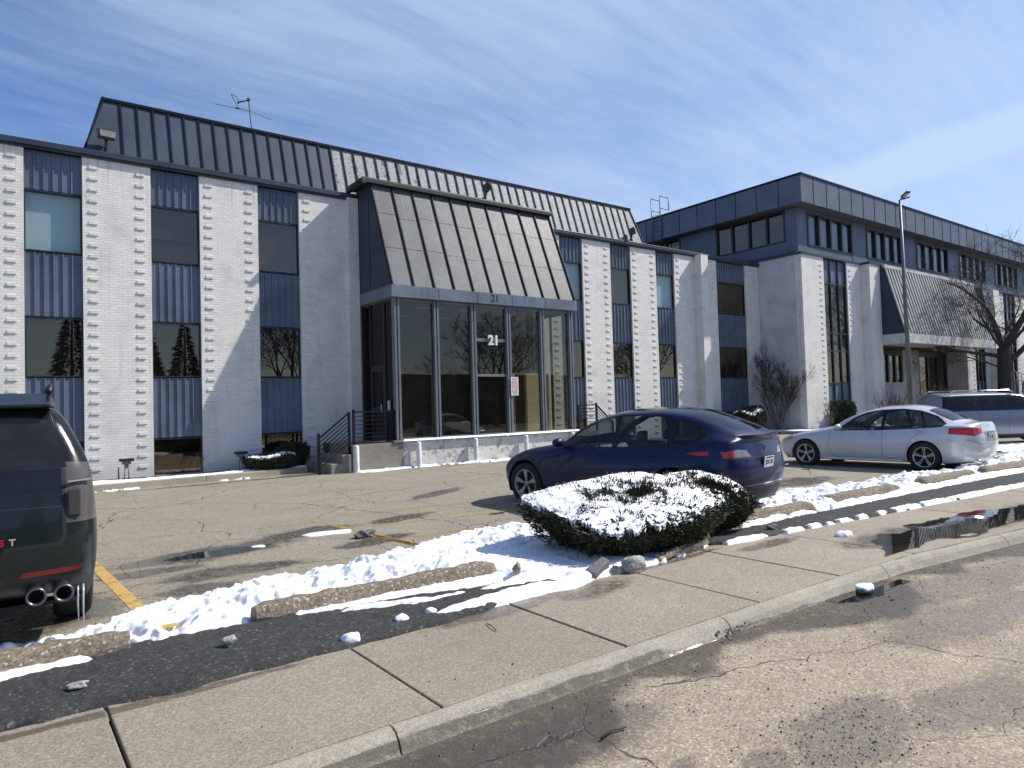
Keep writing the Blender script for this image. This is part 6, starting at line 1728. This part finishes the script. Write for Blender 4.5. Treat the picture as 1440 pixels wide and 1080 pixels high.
# the large tree in front of the wing: azimuth 143 runs to the left of the picture
bare_tree('shade_tree', 'large bare tree with dark trunk and spreading limbs at the right edge', (46.4, 14.8, 0), 4.2, .40, 31, 6,
          [(3.7, 150, 10, 4.3, .13), (3.0, 140, 20, 2.4, .055), (4.1, 95, 76, 2.6, .2), (4.1, -40, 62, 3.4, .22), (3.2, -37, 40, 4.0, .17), (4.0, 20, 40, 3.0, .12), (4.0, -120, 35, 2.6, .10), (4.0, 150, 48, 2.0, .09)], kids=(3, 4), upw=.04, shrink=.75, rmin=.009)
def multi(name, label, loc, stems, seed, maxl, L, r, mt, mc, cat='shrub', spread=.6, shrink=.74, kids=(2, 4), upw=.2, tilt=.35, rmin=.006):
    t = thing(name, label, cat, loc); rg = random.Random(seed); sk = []
    for k in range(stems):
        a = 2*math.pi*k/stems+rg.uniform(-.4, .4); tl = tilt*rg.uniform(.4, 1.2)
        d = Vector((math.cos(a)*math.sin(tl), math.sin(a)*math.sin(tl), math.cos(tl)))
        grow(sk, Vector((math.cos(a)*.08, math.sin(a)*.08, 0)), d, L*rg.uniform(.8, 1.15), r, 0, maxl, rg, .22, spread, upw, kids, shrink, rmin)
    tree_parts(t, sk, mt, mc, 1); return t
multi('ornamental_tree', 'small multi stemmed bare ornamental tree at the inner corner of the wing', (30.25, 19.0, .1), 5, 8, 5, 1.65, .06, m_barkgrey, m_twig, 'tree', .46, .66, (3, 4), .16, .26, .006)
multi('bare_shrub', 'brown twiggy bare shrub left of the grey lamp post', (36.2, 16.4, .1), 12, 9, 3, .8, .018, m_twigbrown, m_twigbrown, 'shrub', .5, .7, (3, 4), .3, .5)
multi('bare_shrub', 'dense brown twiggy shrub right of the grey lamp post under the canopy', (39.6, 15.9, .1), 14, 10, 3, .85, .02, m_twigbrown, m_twigbrown, 'shrub', .5, .7, (3, 4), .3, .6)
multi('bare_shrub', 'brown twiggy shrub just left of the silver suv roof', (41.3, 15.9, .1), 14, 12, 3, .85, .02, m_twigbrown, m_twigbrown, 'shrub', .5, .7, (3, 4), .3, .6)
multi('bare_shrub', 'thin bare shrub against the sunlit wing wall above the white sedan bonnet', (32.1, 17.6, .1), 7, 11, 3, .55, .012, m_barkgrey, m_twig, 'shrub', .5, .75, (2, 3), .2, .5)
shrub('bed_shrub', 'dark green shrub in front of the tall wing window', 'shrub', (33.6, 17.5, .1), hull(.55, .4, lambda x, y: 1.2, .8), 3500, m_hedge, seed=19, leaf=(.10, .04))
multi('bare_shrub', 'tall brown bare brush at the right edge behind the clipped hedge', (60.5, 15.6, .1), 16, 14, 4, 1.5, .03, m_twigbrown, m_twigbrown, 'shrub', .5, .74, (3, 4), .25, .4)
multi('garden_twigs', 'few dry twigs in the bed before the second basement window', (4.35, 19.75, .14), 4, 15, 1, .35, .006, m_twig, m_twig, 'plant', .4, .7, (2, 2), .2, .3)

# ------------------------------------------------------------------ across the street, seen only in the window reflections
t = thing('warehouse', 'long low dark warehouse across the street', 'building', (25, -24, 0))
mb = MB(); mb.box(-45, 65, -8, 0, -.2, 4.7); mb.build('wall', m_wareh, t)
mb = MB(); mb.box(-45.3, 65.3, -8.3, .3, 4.702, 5.1); mb.build('roof', m_dark, t)
mb = MB()
for k in range(14): mb.box(-42+k*7.5, -39.5+k*7.5, .004, .03, 1.0, 2.6)
mb.build('window', m_dark, t)
def conifer(loc, h, seed, label):
    t = thing('conifer_tree', label, 'tree', loc); g = np.random.default_rng(seed); n = 6500
    mb = MB(); mb.tube([(0, 0, 0), (0, 0, h)], [.2, .03], 8); mb.build('trunk', m_bark, t)
    z = h*(.08+.92*(1-np.sqrt(g.random(n)))); k = np.floor(z/.55); rad = (h-z)*.24*(.35+.65*((z/.55) % 1)[::-1]*0+.65*g.random(n)**.5)*(.8+.4*vnoise(k*3.3, g.random(n)*6, seed))
    a = g.random(n)*6.283; P = np.stack([rad*np.cos(a), rad*np.sin(a), z-rad*.25], 1)
    Dv = np.stack([np.cos(a), np.sin(a), -.35+.3*g.random(n)], 1); T = np.cross(Dv, g.normal(0, 1, (n, 3))); T /= np.linalg.norm(T, axis=1)[:, None]
    L = .28*(.5+g.random(n))[:, None]; V = np.stack([P-T*.05, P+T*.05, P+Dv*L+T*.02, P+Dv*L-T*.02], 1).reshape(-1, 3)
    mesh_np('crown', V, np.arange(4*n).reshape(n, 4), m_conifer, t)
for k, (x, y, h) in enumerate(((.6, -15.5, 9.2), (4.6, -17, 10.2), (9.2, -15, 8.4), (12.4, -19, 9.4), (15.6, -16.5, 6.2))):
    conifer((x, y, -.1), h, 40+k, 'dark conifer across the street, number %s from the left' % ['one', 'two', 'three', 'four', 'five'][k])
for k, (x, y, s_) in enumerate(((20.5, -18, 61), (38.5, -17.5, 62), (64, -17, 63))):
    bare_tree('street_tree', 'bare street tree across the road, %s' % ['nearest the conifers', 'opposite the entry', 'farthest along'][k], (x, y, -.1), 3.2, .26, s_, 6,
              [(2.9, 10, 45, 3.4, .15), (3.1, 130, 50, 3.4, .15), (3.1, 250, 48, 3.4, .15), (3.2, 60, 80, 3.8, .17), (2.6, 190, 35, 3.0, .12)], kids=(3, 4), rmin=.018)
